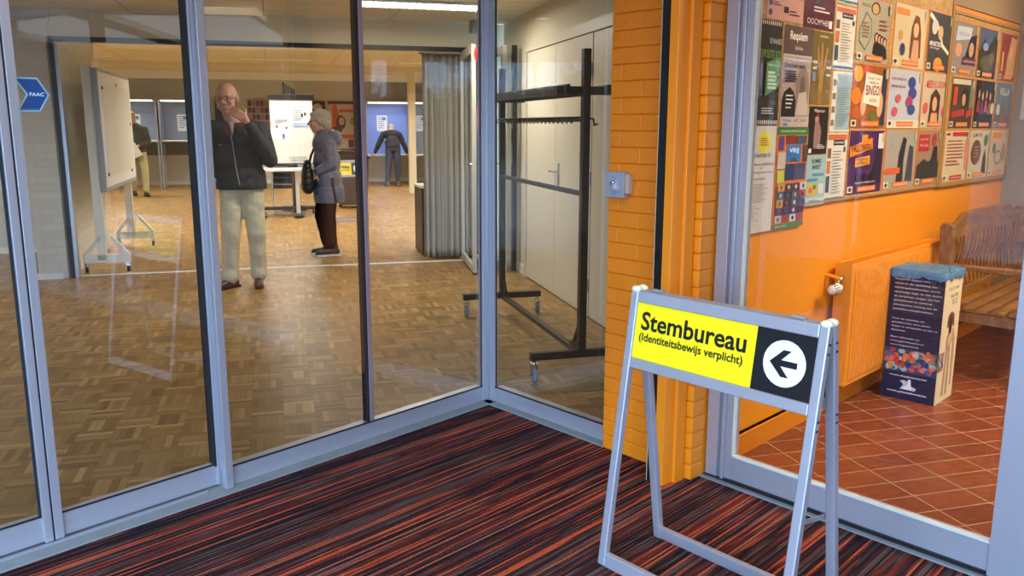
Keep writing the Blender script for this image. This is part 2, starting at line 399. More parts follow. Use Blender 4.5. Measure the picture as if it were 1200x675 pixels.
m = MB(); m.box(-2.18, -1.96, 8.80, 8.82, 0, .055, WHITE); m.box(-6, -2.17, 10.735, 10.75, 0, .07, WHITE); stu(m.build('baseboard_left', F=HF))
m = MB(); m.box(-6, 4.4, 22.22, 22.25, 0, .09, WHITE); stu(m.build('baseboard_back', F=HF))
# lower band of the back wall
wallbox('wall_back_band', HF, -6, 4.4, 22.2, 22.25, .72, 1.02, M('grey_band', srgb(112, 106, 92), .6))
wallbox('trim_4', HF, -6, 4.4, 17.3, 17.5, 2.48, 2.6, CREAM)
wallbox('trim_5', HF, -6, 4.4, 20.3, 20.42, 2.44, 2.6, WHITE)
wallbox('wall_entry_left', AF, -5, .02, -.04, .07, 2.3, 2.7, WHITE)
wallbox('wall_entry_right', BF, 0, 5, -.04, .07, 2.3, 2.7, WHITE)
a = Vector(A_(-5)); b_ = Vector(H(-6, 4)); ang = math.degrees(math.atan2(b_[1] - a[1], b_[0] - a[0]))
wallbox('wall_side', frame(a[0], a[1], ang), 0, (b_ - a).length, -.0, .1, 0, 2.6, CREAM)
# folding wall rail and floor track
m = MB(); m.box(-1.9, 2.1, 8.84, 8.93, 2.195, 2.24, BLACK); m.box(-1.9, 2.1, 8.93, 8.98, 2.205, 2.24, ALU2); m.box(-1.915, -1.86, 8.82, 8.93, 0, 2.24, BLACK); m.box(-1.86, -1.83, 8.84, 8.95, 0, 2.2, ALU2)
stu(m.build('trim_6', F=HF))
m = MB(); m.box(-1.85, 2.07, 8.91, 8.975, 0, .004, WHITE); m.box(-1.85, 2.07, 8.94, 8.946, .004, .0045, DGREY); stu(m.build('trim_7', F=HF))
# entrance wall behind the viewer with its openings, side walls; middle pier added to mask mirrored sky
PW = M('porch_plaster', srgb(208, 206, 200), .7)
m = MB(); m.box(-3.5, -3.3, -1.15, -1, 0, 2.7, PW); m.box(-.36, .05, -1.15, -1, 0, 2.7, PW); m.box(1.3, 3.25, -1.15, -1, 0, 2.7, PW); m.box(-3.3, -.36, -1.15, -1, 2.15, 2.7, PW); m.box(.05, 1.3, -1.15, -1, 2.15, 2.7, PW)
stu(m.build('wall_front'))
e0 = A_(-5)
m = MB(); m.box(e0[0] - .1, e0[0], -1.1, e0[1], 0, 2.7, PW); stu(m.build('wall_porch_left'))
e1 = B_(5)
m = MB(); m.box(e1[0], e1[0] + .1, -1.1, e1[1], 0, 2.7, PW); stu(m.build('wall_porch_right'))
# foyer walls
wallbox('wall_notice', WF, -.75, 3.2, 0, .12, 0, 2.7, OWALL)
m = MB(); m.box(-.75, 3.12, -.02, 0, 0, .105, OBASE); m.box(-.75, 3.12, -.024, 0, .095, .105, OWOOD); stu(m.build('baseboard_notice', F=WF))
wallbox('wall_foyer_end', WF, 3.14, 3.26, -5.2, .1, 0, 2.7, M('grey_wall_render', srgb(150, 136, 122), .8, 0, .1, 20, .1))
wallbox('wall_foyer_front', I4, 3.3, 9.6, -1.2, -1.1, 0, 2.7, CREAM)
wallbox('wall_foyer_right', I4, 9.5, 9.6, -1.1, 1.95, 0, 2.7, CREAM)
f0, f1 = Vector((9.5, 1.9)), Vector(Wp(3.2, -5.2)); ang = math.degrees(math.atan2(f1[1] - f0[1], f1[0] - f0[0]))
wallbox('wall_foyer_corner', frame(f0[0], f0[1], ang), 0, (f1 - f0).length, -.1, 0, 0, 2.7, CREAM)
LUM = bpy.data.materials.new('painted_daylight_glow'); LUM.use_nodes = True; q_ = LUM.node_tree.nodes['Principled BSDF']; q_.inputs['Emission Color'].default_value = (.72, .86, 1, 1); q_.inputs['Emission Strength'].default_value = 1.3  # added glow stands in for daylight on the foyer ceiling
for x0, x1, y0, y1, lab in ((4.0, 8.3, -.9, .55, 'added glowing sheet for the daylit foyer ceiling nearest its front wall'), (4.5, 8.3, .85, 2.3, 'added glowing sheet for the daylit ceiling deeper in the foyer')):
    k = thing('added_glow_panel', lab, 'lamp', I4, (x0, y0, 2.598)); m = MB(); m.box(0, x1 - x0, 0, y1 - y0, -.02, 0, LUM); m.build('diffuser', k)
    m = MB(); m.box(-.08, x1 - x0 + .08, -.08, 0, -.09, 0, WHITE); m.box(-.08, x1 - x0 + .08, y1 - y0, y1 - y0 + .08, -.09, 0, WHITE); m.box(-.08, 0, 0, y1 - y0, -.09, 0, WHITE); m.box(x1 - x0, x1 - x0 + .08, 0, y1 - y0, -.09, 0, WHITE); m.build('frame', k)
# brown band above the notice boards
wallbox('trim_8', WF, 1.70, 3.14, -.012, 0, 2.16, 2.6, M('brown_board_cloth', srgb(150, 122, 88), .9, 0, .08, 40))

# ------------------------------------------------------------------ glass walls
def rects(root, name, F_, boxes, mat, bevel=.002):
    m = MB()
    for b in boxes: m.box(*b, mat)
    return m.build(name, root, bevel=bevel)
# sliding leaf one (far left)
d1 = struct('door_1', AF)
rects(d1, 'door_frame', AF, [(-3.3, -2.19, .015, .05, .02, .115), (-2.217, -2.19, .0, .05, .02, 2.3), (-3.3, -3.24, .0, .05, .02, 2.3), (-3.3, -2.19, .015, .05, 2.22, 2.3)], ALU)
rects(d1, 'glass_pane', AF, [(-3.24, -2.217, .028, .036, .115, 2.22)], GLASS, 0)
rects(d1, 'gasket', AF, [(-3.24, -2.217, .0115, .015, .112, .119), (-2.222, -2.217, .012, .03, .115, 2.22), (-2.19, -2.184, .004, .05, .02, 2.3)], GASKET, 0)
d2 = struct('door_2', AF)
rects(d2, 'door_frame', AF, [(-2.184, -1.56, .015, .05, .02, .108), (-2.184, -2.154, .0, .05, .02, 2.3), (-1.567, -1.553, .01, .05, .02, 2.3), (-2.184, -1.56, .015, .05, 2.22, 2.3)], ALU)
rects(d2, 'glass_pane', AF, [(-2.154, -1.567, .028, .036, .108, 2.22)], GLASS, 0)
rects(d2, 'gasket', AF, [(-2.154, -1.567, .0115, .015, .105, .112), (-1.574, -1.566, .008, .05, .1, 2.25)], GASKET, 0)
rects(d2, 'floor_guide', AF, [(-3.3, -1.62, -.012, -.004, .011, .02)], ALU2, 0)
w1 = struct('window_1', AF)
rects(w1, 'window_frame', AF, [(-1.553, -.055, -.012, .04, .0, .09), (-1.553, -1.52, -.035, .05, .0, 2.3), (-1.553, -.055, -.012, .04, 2.22, 2.3)], ALU)
rects(w1, 'window_post', AF, [(-.806, -.782, -.014, .03, .09, 2.25)], M('pinkish_anodised_post', srgb(178, 160, 164), .35, .6))
rects(w1, 'glass_pane', AF, [(-1.52, -.806, -.004, .004, .09, 2.22), (-.782, -.045, -.004, .004, .09, 2.22)], GLASS, 0)
rects(w1, 'gasket', AF, [(-1.52, -.055, -.015, -.011, .087, .094), (-.814, -.806, -.012, .03, .09, 2.22), (-.059, -.055, -.008, -.004, .09, 2.22)], GASKET, 0)
# corner post
m = MB(); m.box(-.055, -.02, -.02, .004, 0, 2.3, ALU); m.box(-.02, .04, .0, .05, 0, 2.3, ALU2)
stu(m.build('trim_9', F=AF, bevel=.003))
m = MB(); m.box(.012, .032, -.03, .004, 0, 2.3, ALU2); m.box(.032, .072, -.02, .004, 0, 2.3, ALU)
stu(m.build('trim_10', F=BF, bevel=.003))
w2 = struct('window_2', BF)
rects(w2, 'window_frame', BF, [(.072, .875, -.012, .04, .0, .09), (.072, .875, -.012, .04, 2.22, 2.3)], ALU)
rects(w2, 'glass_pane', BF, [(.06, .875, -.004, .004, .09, 2.22)], GLASS, 0)
rects(w2, 'gasket', BF, [(.072, .875, -.015, -.011, .087, .094), (.072, .077, -.008, -.004, .09, 2.22)], GASKET, 0)
w3 = struct('window_3', BF)
rects(w3, 'window_frame', BF, [(1.375, 1.43, .03, .09, .0, 2.3), (1.43, 1.45, .05, .09, 0, 2.3), (1.45, 1.463, .025, .09, .0, 2.3), (1.463, 1.498, .035, .08, .02, 2.3), (1.498, 2.478, .035, .08, .022, .12), (1.498, 2.478, .035, .08, 2.22, 2.3)], ALU)
rects(w3, 'glass_pane', BF, [(1.498, 2.478, .05, .058, .12, 2.22)], GLASS2, 0)
rects(w3, 'glazing_bead', BF, [(1.498, 2.478, .03, .05, .12, .128), (1.498, 1.504, .03, .05, .12, 2.22)], M('pale_glazing_bead', srgb(196, 200, 188), .5), 0)
rects(w3, 'gasket', BF, [(1.375, 2.6, .02, .035, .006, .016)], GASKET, 0)
w4 = struct('window_4', BF)
rects(w4, 'window_frame', BF, [(2.478, 2.60, .02, .09, .0, 2.3), (2.60, 3.7, .04, .08, .0, .12), (3.7, 3.8, .02, .09, 0, 2.3), (3.8, 5.0, .04, .08, 0, .12)], ALU)
rects(w4, 'glass_pane', BF, [(2.60, 3.7, .05, .058, .12, 2.3), (3.8, 5.0, .05, .058, .12, 2.3)], GLASS2, 0)

# orange pillar between the two glass walls: one structure, brick relief courses modelled
m = MB()
rb = random.Random(2)
for k in range(35):
    z = k * .068
    o = (0 if k % 2 else .11)
    xs = [.872] + [q for q in (.872 + o + .22 * j - .05 for j in range(0, 4)) if .90 < q < 1.22] + [1.25]
    m.box(.874, 1.25, -.052, .25, z, z + .068, ORANGE)
    for x0, x1 in zip(xs, xs[1:]):
        dy = rb.uniform(-.0008, .0008)
        m.box(x0 + .001, x1 - .001, -.055 + dy, -.04, z + .0015, z + .0665, ORANGE)
stu(m.build('wall_pier_orange', F=BF, bevel=.004))
m = MB()
for k in range(35):
    z = k * .068
    m.box(1.25, 1.363, -.056, .25, z, z + .068, OWOOD)
    m.box(1.30, 1.367 + rb.uniform(-.002, .001), -.062, .03, z + .003, z + .065, OWOOD)
stu(m.build('wall_pier_return', F=BF, bevel=.004))
m = MB(); m.box(1.25, 1.283, -.2, -.05, 0, 2.5, BLACK); stu(m.build('trim_11', F=BF))
m = MB(); m.box(1.284, 1.326, -.198, -.132, 0, 2.5, OWOOD); m.box(1.284, 1.318, -.14, -.125, 0, 2.5, OWOOD); m.box(1.284, 1.339, -.132, -.07, 0, 2.5, OWOOD); m.box(1.244, 1.25, -.2, -.19, 0, 2.5, M('bare_edge', srgb(190, 160, 120), .6))
stu(m.build('trim_12', F=BF, bevel=.003))

# key switch on the pillar
k = thing('key_switch', 'small grey metal key switch box mounted on the orange brick pillar', 'switch', BF, (.935, -.058, 1.205))
m = MB(); m.box(-.052, .055, -.035, -.0, -.054, .054, ALU); m.build('plate', k, bevel=.002)
m = MB(); m.box(.055, .078, -.028, 0, -.036, .044, M('pale_plastic', srgb(190, 160, 140), .5)); m.build('back_box', k, bevel=.002)
m = MB(); m.lathe([(.0, -.05), (.008, -.05), (.009, -.035)], (.002, 0, .008), CHROME, axis='Y'); m.box(-.005, .009, -.052, -.035, -.018, .004, CHROME); m.build('key_cylinder', k)
TS = Matrix.Translation((0, -.035, 0))
for nm, lay in (('emblem', [('e', .002, -.036, .013, .006, (40, 110, 190)), ('T', 'FAAC', -.008, -.038, .012, -.033, (200, 220, 240))]), ('lettering', [('t', 'AUTO', -.008, .026, .012, .031, (50, 50, 60))]), ('numeral', [('t', '1', -.022, .0, -.019, .008, (50, 50, 60))]), ('numeral', [('t', '2', .022, .0, .027, .008, (50, 50, 60))])):
    m = MB(); flat(m, 1, 1, lay, TS, y0=-.0006, eps=.0003); m.build(nm, k, fix=False)

# FAAC arrow sticker on the sliding door
k = thing('door_sticker', 'blue arrow shaped sticker with white border on the sliding glass door', 'sticker', AF, (-2.157, .027, 1.49))
m = MB(); out = [(0, .108), (.072, .108), (.104, .054), (.072, 0), (.002, 0), (.033, .054)]
m.prism(out, (0, 0, 0), (1, 0, 0), (0, 0, 1), (0, -.0012, 0), M('sticker_border', srgb(150, 190, 208), .4))
inn = [(.008, .103), (.069, .103), (.098, .054), (.069, .005), (.010, .005), (.040, .054)]
flat(m, 1, 1, [('p', inn, (22, 74, 138)), ('T', 'FAAC', .044, .049, .088, .061, (235, 240, 250)), ('t', 'FAAC B.V.  the Netherlands', .014, .0075, .062, .0105, (140, 180, 210))], y0=-.0014, eps=.0002)
m.build('decal', k)

# ------------------------------------------------------------------ A-frame signs
SIGNW = .66
def a_frame(label, F, loc, rz, arrow_left=True):
    t_ = thing('a_frame_sign', label, 'sign', F, loc, rz)
    L, w, z1, s = SIGNW, .03, .922, .148
    def leg(x, sg):
        m = MB(); m.bar((x, sg * s, .0), (x, sg * .012, z1), w, .024, ALU, up=(0, 1, 0)); return m
    def rail(z0, z1_, sg):
        m = MB(); f = lambda z: sg * (s + (.012 - s) * z / z1)
        m.add([(q) for q in [(w / 2, f(z0) - .010, z0), (L - w / 2, f(z0) - .010, z0), (L - w / 2, f(z0) + .010, z0), (w / 2, f(z0) + .010, z0), (w / 2, f(z1_) - .010, z1_), (L - w / 2, f(z1_) - .010, z1_), (L - w / 2, f(z1_) + .010, z1_), (w / 2, f(z1_) + .010, z1_)]],
              [(0, 3, 2, 1), (4, 5, 6, 7), (0, 1, 5, 4), (1, 2, 6, 5), (2, 3, 7, 6), (3, 0, 4, 7)], ALU); return m
    for sg in (-1, 1):
        for x in (0, L): leg(x, sg).build('leg', t_, bevel=.004)
        rail(0, .045, sg).build('bottom_rail', t_, bevel=.003)
    rail(.885, .922, -1).build('top_rail', t_, bevel=.003); rail(.885, .922, 1).build('top_rail', t_, bevel=.003)
    rail(.672, .705, -1).build('panel_rail', t_, bevel=.003); rail(.672, .705, 1).build('panel_rail', t_, bevel=.003)
    # caps and hinges
    for x in (0, L):
        for sg in (-1, 1):
            m = MB(); m.ell((x, sg * .015, .924), (.018, .015, .012), M('cream_plastic_cap', srgb(232, 226, 190), .4)); m.build('end_cap', t_)
    for x in (.08, L - .09):
        m = MB(); m.tube([(x - .02, 0, .926), (x + .02, 0, .926)], .006, ALU2); m.box(x - .02, x + .02, -.012, .012, .9215, .924, CHROME); m.build('hinge', t_)
    for zz in (.87, .845, .66, .635):
        for sg in (-1, 1):
            m = MB(); yy = sg * (s + (.012 - s) * zz / z1); m.box(L + .0145, L + .0158, yy - .006, yy + .006, zz - .003, zz + .003, BLACK); m.build('slot', t_)
    m = MB(); m.bar((L - .02, -.09, .36), (L - .02, .092, .33), .004, .014, ALU2); m.build('brace', t_)
    # panels on both faces, leaning with the frame
    for sg in (-1, 1):
        z0_, z1_ = .705, .885; f = lambda z: sg * (s + (.012 - s) * z / z1)
        th = math.atan2(f(z1_) - f(z0_), z1_ - z0_)
        T = Matrix.Translation((0, f(z0_), z0_)) @ Matrix.Rotation(-th, 4, 'X')
        if sg > 0: T = T @ Matrix.Translation((L, 0, 0)) @ Matrix.Rotation(pi, 4, 'Z')
        hh = math.hypot(z1_ - z0_, f(z1_) - f(z0_)); m = MB()
        YEL = ink(250, 226, 10); m.box(w / 2, L - w / 2, -.004, .004, 0, hh, BLACK, T)
        x0 = w / 2; x1 = L - w / 2; xb = x1 - .187
        lay = [('r', x0, 0, xb, hh, (250, 226, 10)), ('r', xb, 0, x1, hh, (12, 12, 14)),
               ('T', 'Stembureau', x0 + .022, hh * .52, xb - .03, hh * .85, (14, 12, 8)),
               ('T', '(Identiteitsbewijs verplicht)', x0 + .02, hh * .28, xb - .035, hh * .47, (14, 12, 8))]
        if sg < 0 or True:
            cx_, cz = (xb + x1) / 2 + .003, hh * .5; r = .066; d = 1 if arrow_left else -1
            lay += [('e', cx_, cz, r, r, (238, 240, 244)), ('r', cx_ - .034, cz - .009, cx_ + .04, cz + .009, (12, 12, 14)) if arrow_left else ('r', cx_ - .04, cz - .009, cx_ + .034, cz + .009, (12, 12, 14))]
            ar = [(-.045, 0), (-.006, .038), (.018, .038), (-.018, 0), (.018, -.038), (-.006, -.038)]
            lay += [('p', [(cx_ + d * a_, cz + b__) for a_, b__ in (ar[0], ar[1], ar[2], ar[3])], (12, 12, 14)), ('p', [(cx_ + d * a_, cz + b__) for a_, b__ in (ar[0], ar[3], ar[4], ar[5])], (12, 12, 14))]
        flat(m, 1, 1, lay, T, eps=.0004, y0=-.0045)
        m.build('sign_panel', t_, fix=False)
    return t_
SF = frame(.418, 2.709, -48.5)
a_frame('large aluminium A-frame Stembureau sign with left arrow on the striped carpet', SF, (0, 0, .004), 0)
a_frame('small distant Stembureau A-frame sign behind the woman in the hall', HF, (.72, 13.1, 0), 12)

# ------------------------------------------------------------------ foyer: notice boards and posters
BW = M('board_frame_wood', srgb(160, 122, 66), .5)
m = MB(); m.box(-.66, 1.69, -.014, -.001, 1.10, 2.5, CORK); k = thing('cork_board', 'long cork notice board above the radiator on the orange wall', 'notice board', WF)
m.build('cork_panel', k)
m = MB(); m.box(-.08, 1.69, -.018, -.001, 1.09, 1.102, BW); m.box(1.675, 1.70, -.022, -.001, 1.09, 2.5, BW); m.build('frame', k)
k = thing('glazed_board', 'wood framed notice board nearest the bench end of the orange wall', 'notice board', WF)
m = MB(); m.box(1.72, 3.12, -.014, -.001, 1.10, 2.11, CORK); m.build('cork_panel', k)
m = MB(); m.box(1.703, 1.722, -.024, -.001, 1.085, 2.13, BW); m.box(1.70, 3.13, -.024, -.001, 1.085, 1.104, BW); m.box(1.70, 3.13, -.024, -.001, 2.108, 2.125, BW); m.box(3.112, 3.13, -.024, -.001, 1.085, 2.13, BW); m.build('frame', k)

SK = (206, 160, 128)
def lines(x0, x1, y0, y1, n, col, seed=1, h=.45):
    rn = random.Random(seed); out = []; dy = (y1 - y0) / n
    for i in range(n):
        out.append(('r', x0, y1 - dy * (i + h), x0 + (x1 - x0) * rn.uniform(.6, 1), y1 - dy * i, col))
    return out
def qr(x0, y0, w, h): return []
def person_art(x, y, s, hair, cloth, sh=1.0):
    return [('e', x, y - .02 * s, .13 * s * sh, .17 * s, hair), ('p', [(x - .2 * s * sh, y - .55 * s), (x + .2 * s * sh, y - .55 * s), (x + .12 * s * sh, y - .2 * s), (x - .12 * s * sh, y - .2 * s)], cloth), ('e', x, y - .03 * s, .085 * s * sh, .12 * s, SK)]
def foot(c=(214, 104, 40)):
    return [('r', .03, .03, .17, .13, (226, 216, 190)), ('e', .1, .08, .045, .035, (70, 56, 44)), ('r', .3, .03, .8, .115, c), ('t', 'aanmelden bij de balie', .33, .05, .77, .09, (240, 226, 200))]
POST = []
def poster(name, label, s0, s1, z0, z1, base, layers, y=-.0145, tilt=0, group='posters on the foyer notice boards', curl=0):
    w, h = s1 - s0, z1 - z0
    t_ = thing(name, label, 'poster', WF, (s0, y, z0), 0, group)
    t_.matrix_world = t_.matrix_world @ Matrix.Rotation(R(tilt), 4, 'Y')
    m = MB(); m.box(0, w, -.0012, 0, 0, h, ink(*base)); flat(m, w, h, layers, eps=.00025, y0=-.0015); m.build('sheet', t_, fix=False)
    return t_
or_ = (216, 116, 50)
frm = lambda c: [('r', 0, .985, 1, 1, c), ('r', 0, 0, .02, 1, c), ('r', .98, 0, 1, 1, c)]
poster('poster', 'pink poster with a plum strip at top left of the cork board', -.535, -.215, 1.885, 2.2, (206, 150, 136), [('p', [(0, .25), (.2, .3), (.4, .24), (.6, .32), (1, .28), (1, 1), (0, 1)], (196, 124, 110)), ('r', .7, .33, 1, .6, (60, 60, 120)), ('r', .45, .1, .58, .18, (60, 40, 50)), ('e', .09, .2, .05, .04, (60, 90, 130)), ('e', .09, .08, .05, .04, (60, 90, 130))] + lines(.16, .38, .16, .22, 2, (90, 50, 60)) + lines(.6, .9, .06, .14, 2, (90, 50, 60)))
poster('poster', 'plum coloured poster with two figures above a row of white logos', -.205, .095, 1.875, 2.24, (82, 30, 46), [('p', [(.2, .42), (.4, .3), (.62, .38), (.78, .62), (.7, 1), (.3, 1)], (30, 90, 84)), ('e', .48, .55, .12, .2, (206, 130, 50)), ('e', .6, .6, .08, .18, (190, 90, 40))] + lines(.3, .85, .18, .26, 2, (220, 200, 200)) + [('t', 'OOCM*HEI', .1, .05, .8, .12, (226, 210, 214)), ('r', .82, .03, .93, .12, (220, 210, 210))])
poster('poster', 'dark green film strip poster reading expositie 2025', -.625, -.39, 1.452, 1.878, (44, 42, 32), [('r', .04 + .07 * i, .955, .075 + .07 * i, .99, (220, 214, 200)) for i in range(13)] + [('r', .04 + .07 * i, .012, .075 + .07 * i, .05, (226, 222, 210)) for i in range(13)] + [('r', .0, .82, .14, .93, (70, 130, 66)), ('t', 'DE WAANDE', .5, .78, .93, .83, (214, 210, 196)), ('T', 'O EXPOSITIE 2025', .05, .64, .93, .72, (110, 150, 60)), ('p', [(.0, .3), (.28, .36), (.3, .62), (0, .6)], (92, 60, 44)), ('p', [(.42, .28), (.9, .38), (.92, .66), (.42, .60)], (94, 150, 84)), ('t', 'OPENINGSTIJDEN', .46, .56, .88, .59, (214, 226, 200)), ('t', 'THEMA', .6, .2, .85, .24, (110, 140, 90))] + lines(.48, .85, .34, .52, 5, (200, 222, 190), 3, .7) + lines(.3, .9, .1, .17, 3, (190, 186, 170), 4))
poster('poster', 'tall grey and mauve Requiem concert poster with dark arch shape', -.372, -.105, 1.447, 1.872, (172, 150, 140), [('r', 0, .72, 1, 1, (96, 76, 72)), ('T', 'Requiem', .2, .84, .8, .95, (236, 226, 216)), ('t', 'Gabriel Faure', .38, .77, .66, .81, (226, 216, 206)), ('r', 0, .66, 1, .72, (200, 186, 178)), ('t', 'in een nieuwe Nederlandse hertaling', .04, .68, .96, .705, (40, 30, 30)), ('T', 'Coenraad door Beelden', .06, .59, .8, .64, (40, 30, 34)), ('e', .72, .36, .24, .24, (142, 118, 110)), ('e', .72, .4, .1, .12, (110, 92, 86)), ('p', [(.52, .12), (.96, .12), (.86, .36), (.6, .34)], (190, 176, 166)), ('p', [(.03, .1), (.5, .1), (.5, .26), (.42, .35), (.27, .4), (.1, .35), (.03, .26)], (26, 26, 24)), ('r', 0, 0, 1, .1, (186, 172, 166)), ('t', 'Marbois   ACC  CAM', .1, .05, .9, .08, (50, 40, 60)), ('r', .1, .01, .26, .035, (70, 130, 190))] + lines(.06, .5, .44, .56, 5, (50, 38, 40), 5, .6) + lines(.14, .4, .16, .32, 4, (220, 214, 204), 6, .35))
poster('poster', 'white Boekenmarkt sheet with a yellow starburst hanging below the cork', -.642, -.392, 1.0, 1.45, (206, 200, 190), [('p', [(.62 + (.28 if i % 2 else .18) * cos(i * pi / 12), .85 + (.13 if i % 2 else .085) * sin(i * pi / 12)) for i in range(24)], (222, 214, 40)), ('t', 'Boekenmarkt', .12, .71, .84, .76, (40, 36, 36)), ('t', '7 november van 14.00-20.30 uur', .1, .635, .95, .66, (50, 46, 46)), ('t', 'en', .5, .60, .56, .615, (50, 46, 46)), ('t', 'zaterdag 8 november van 9.30-15.00 uur', .08, .555, .95, .58, (50, 46, 46)), ('t', 'Entree gratis', .3, .5, .7, .52, (50, 46, 46)), ('e', .1, .83, .05, .03, (180, 60, 50))] + lines(.46, .78, .81, .89, 4, (200, 120, 30), 3, .5) + lines(.1, .9, .28, .46, 9, (140, 134, 130), 7, .25) + lines(.08, .5, .1, .26, 7, (150, 144, 140), 8, .25))
TL = [('r', 0, .93, 1, 1, (60, 120, 50)), ('t', 'Cultuurladder de Reeshof en omgeving', .1, .95, .9, .98, (220, 230, 210)), ('r', 0, 0, 1, .045, (60, 120, 50)), ('t', 'MEER INFO', .1, .012, .45, .03, (220, 230, 210))]
rn = random.Random(4); cols = [(60, 50, 110), (150, 60, 60), (30, 34, 50), (190, 180, 160), (40, 80, 110), (200, 150, 60), (110, 70, 50), (196, 196, 200), (70, 30, 60), (40, 40, 44)]
TL += [('r', .32, .66, .78, .83, (36, 116, 190)), ('p', [(.4, .66), (.7, .66), (.6, .70), (.5, .70)], (90, 60, 50)), ('T', 'VRIJ', .4, .74, .7, .80, (230, 240, 250)), ('r', .06, .78, .22, .92, (100, 60, 140)), ('r', .28, .84, .62, .925, (120, 50, 40)), ('r', .64, .84, .94, .92, (60, 80, 110)), ('r', .3, .48, .6, .645, (30, 44, 84)), ('r', .62, .48, .95, .645, (60, 70, 96)), ('r', .04, .6, .28, .76, (196, 180, 170)), ('r', .84, .66, .98, .83, (80, 60, 60)), ('r', .05, .46, .27, .58, (186, 190, 60))]
for iy in range(5):
    for ix in range(4):
        a_, b__ = .05 + ix * .23, .06 + iy * .08
        TL.append(('r', a_, b__, a_ + .2, b__ + .072, cols[rn.randrange(10)]))
        TL.append(('e', a_ + .1, b__ + .035, .04, .022, cols[rn.randrange(10)]))
poster('poster', 'orange green edged poster made of many small pictures, curling off the wall', -.384, -.085, 1.0, 1.443, (214, 116, 40), TL)
poster('poster', 'brown photograph poster of a bare tree trunk in woodland', -.098, .105, 1.548, 1.868, (112, 92, 48), [('p', [(.38, 0), (.56, 0), (.6, .4), (.78, .78), (.7, .8), (.55, .5), (.5, .85), (.42, .85), (.42, .5), (.28, .8), (.22, .76), (.4, .35)], (164, 126, 74)), ('r', .0, .0, 1, .2, (120, 100, 50)), ('p', [(.38, 0), (.56, 0), (.56, .2), (.4, .2)], (150, 112, 62)), ('r', .04, .56, .26, .6, (200, 196, 180)), ('r', .04, .48, .24, .51, (200, 196, 180)), ('r', .7, .5, .95, .54, (200, 196, 180)), ('r', .72, .4, .95, .43, (200, 196, 180)), ('r', .3, .92, .7, .95, (170, 170, 120)), ('r', .04, .32, .18, .44, (110, 140, 180))])
poster('poster', 'small black poster with a pale winter figure, left lower cork board', -.09, .11, 1.322, 1.538, (24, 20, 22), [('t', 'Midwinter', .25, .88, .8, .95, (226, 216, 210)), ('e', .4, .74, .1, .07, (180, 130, 100)), ('p', [(.3, .12), (.62, .12), (.66, .5), (.5, .7), (.32, .68), (.28, .4)], (140, 112, 104)), ('p', [(.36, .78), (.5, .78), (.44, .92)], (150, 40, 40)), ('r', .06, .03, .2, .12, (226, 220, 210))] + lines(.5, .9, .1, .2, 3, (200, 196, 190)))
poster('poster', 'pale blue Rommelmarkt flyer under the black winter poster', -.082, .12, 1.086, 1.316, (150, 180, 176), [('T', 'ROMMEL', .25, .84, .75, .93, (30, 40, 70)), ('T', 'MARKT', .3, .72, .72, .81, (30, 40, 70)), ('r', .3, .58, .9, .64, (70, 140, 160)), ('r', .05, .48, .6, .54, (70, 140, 160)), ('r', .06, .2, .6, .44, (190, 170, 60)), ('e', .25, .3, .1, .06, (200, 90, 50)), ('e', .45, .36, .08, .05, (60, 120, 70)), ('r', .64, .22, .92, .42, (200, 206, 200)), ('r', .0, 0, 1, .14, (186, 196, 190))] + lines(.2, .8, .05, .1, 2, (60, 60, 80)))
def newsletter(z0, z1, label, blue=False, dx=0):
    L_ = [('r', .02, .9, .98, .98, (190, 100, 60)), ('r', .3, .82, .86, .9, (36, 46, 60)), ('t', 'NIEUWSBRIEF', .34, .845, .82, .875, (226, 230, 236)), ('e', .88, .76, .06, .045, (36, 76, 100)), ('r', .03, .64, .2, .78, (120, 84, 60)), ('r', .03, .42, .2, .6, (196, 110, 50)), ('r', .03, .14, .2, .38, (60, 80, 100)), ('r', .0, .02, 1, .06, (50, 110, 150))] + lines(.28, .82, .1, .74, 15, (130, 126, 120), 9, .25)
    if blue: L_ = [('r', .22, .03, .97, .97, (148, 172, 182))] + [('r', .03, .1 + i * .22, .18, .2 + i * .22, (120, 100, 90)) for i in range(4)] + lines(.26, .92, .08, .92, 22, (110, 130, 144), 11, .25)
    poster('poster', label, .115 + dx, .335 + dx, z0, z1, (208, 204, 192), L_)
newsletter(2.012, 2.25, 'newsletter page cut off by the top edge of the picture', dx=-.0)
newsletter(1.712, 1.998, 'newsletter page with a dark title box, upper of the column')
newsletter(1.424, 1.704, 'pale blue densely printed page between two newsletter pages', True, dx=.015)
newsletter(1.09, 1.418, 'newsletter page at the bottom of the column beside the Rommelmarkt flyer', dx=.006)
G3 = 'orange framed posters in the grid'
def gp(label, s0, s1, z0, z1, base, layers, footc=or_):
    poster('poster', label, s0, s1, z0, z1, base, frm((206, 120, 56)) + layers + foot(footc) + [('r', .9, .8, .97, .96, (170, 166, 150))], group=G3)
TOPZ, R1, R2, R3 = 2.075, 1.762, 1.440, 1.11
gp('grey poster with a green hexagon outline and a small music band', .345, .76, R1, 2.065, (168, 158, 136), [('p', [(.08, .5), (.26, .78), (.42, .68), (.46, .42), (.28, .18), (.1, .3)], (74, 120, 74)), ('p', [(.1, .5), (.26, .75), (.4, .66), (.44, .43), (.28, .21), (.12, .32)], (168, 158, 136)), ('e', .52, .86, .13, .1, (50, 40, 40)), ('e', .51, .85, .1, .08, (196, 160, 100)), ('t', 'natuur', .12, .86, .36, .92, (90, 140, 80))] + sum([person_art(.6 + .08 * i, .42 - .02 * i, .5, (60, 40, 34), (36, 34, 44)) for i in range(4)], []) + lines(.16, .4, .36, .62, 5, (150, 124, 96), 3, .4) + lines(.66, .95, .5, .7, 3, (150, 100, 80), 3, .4))
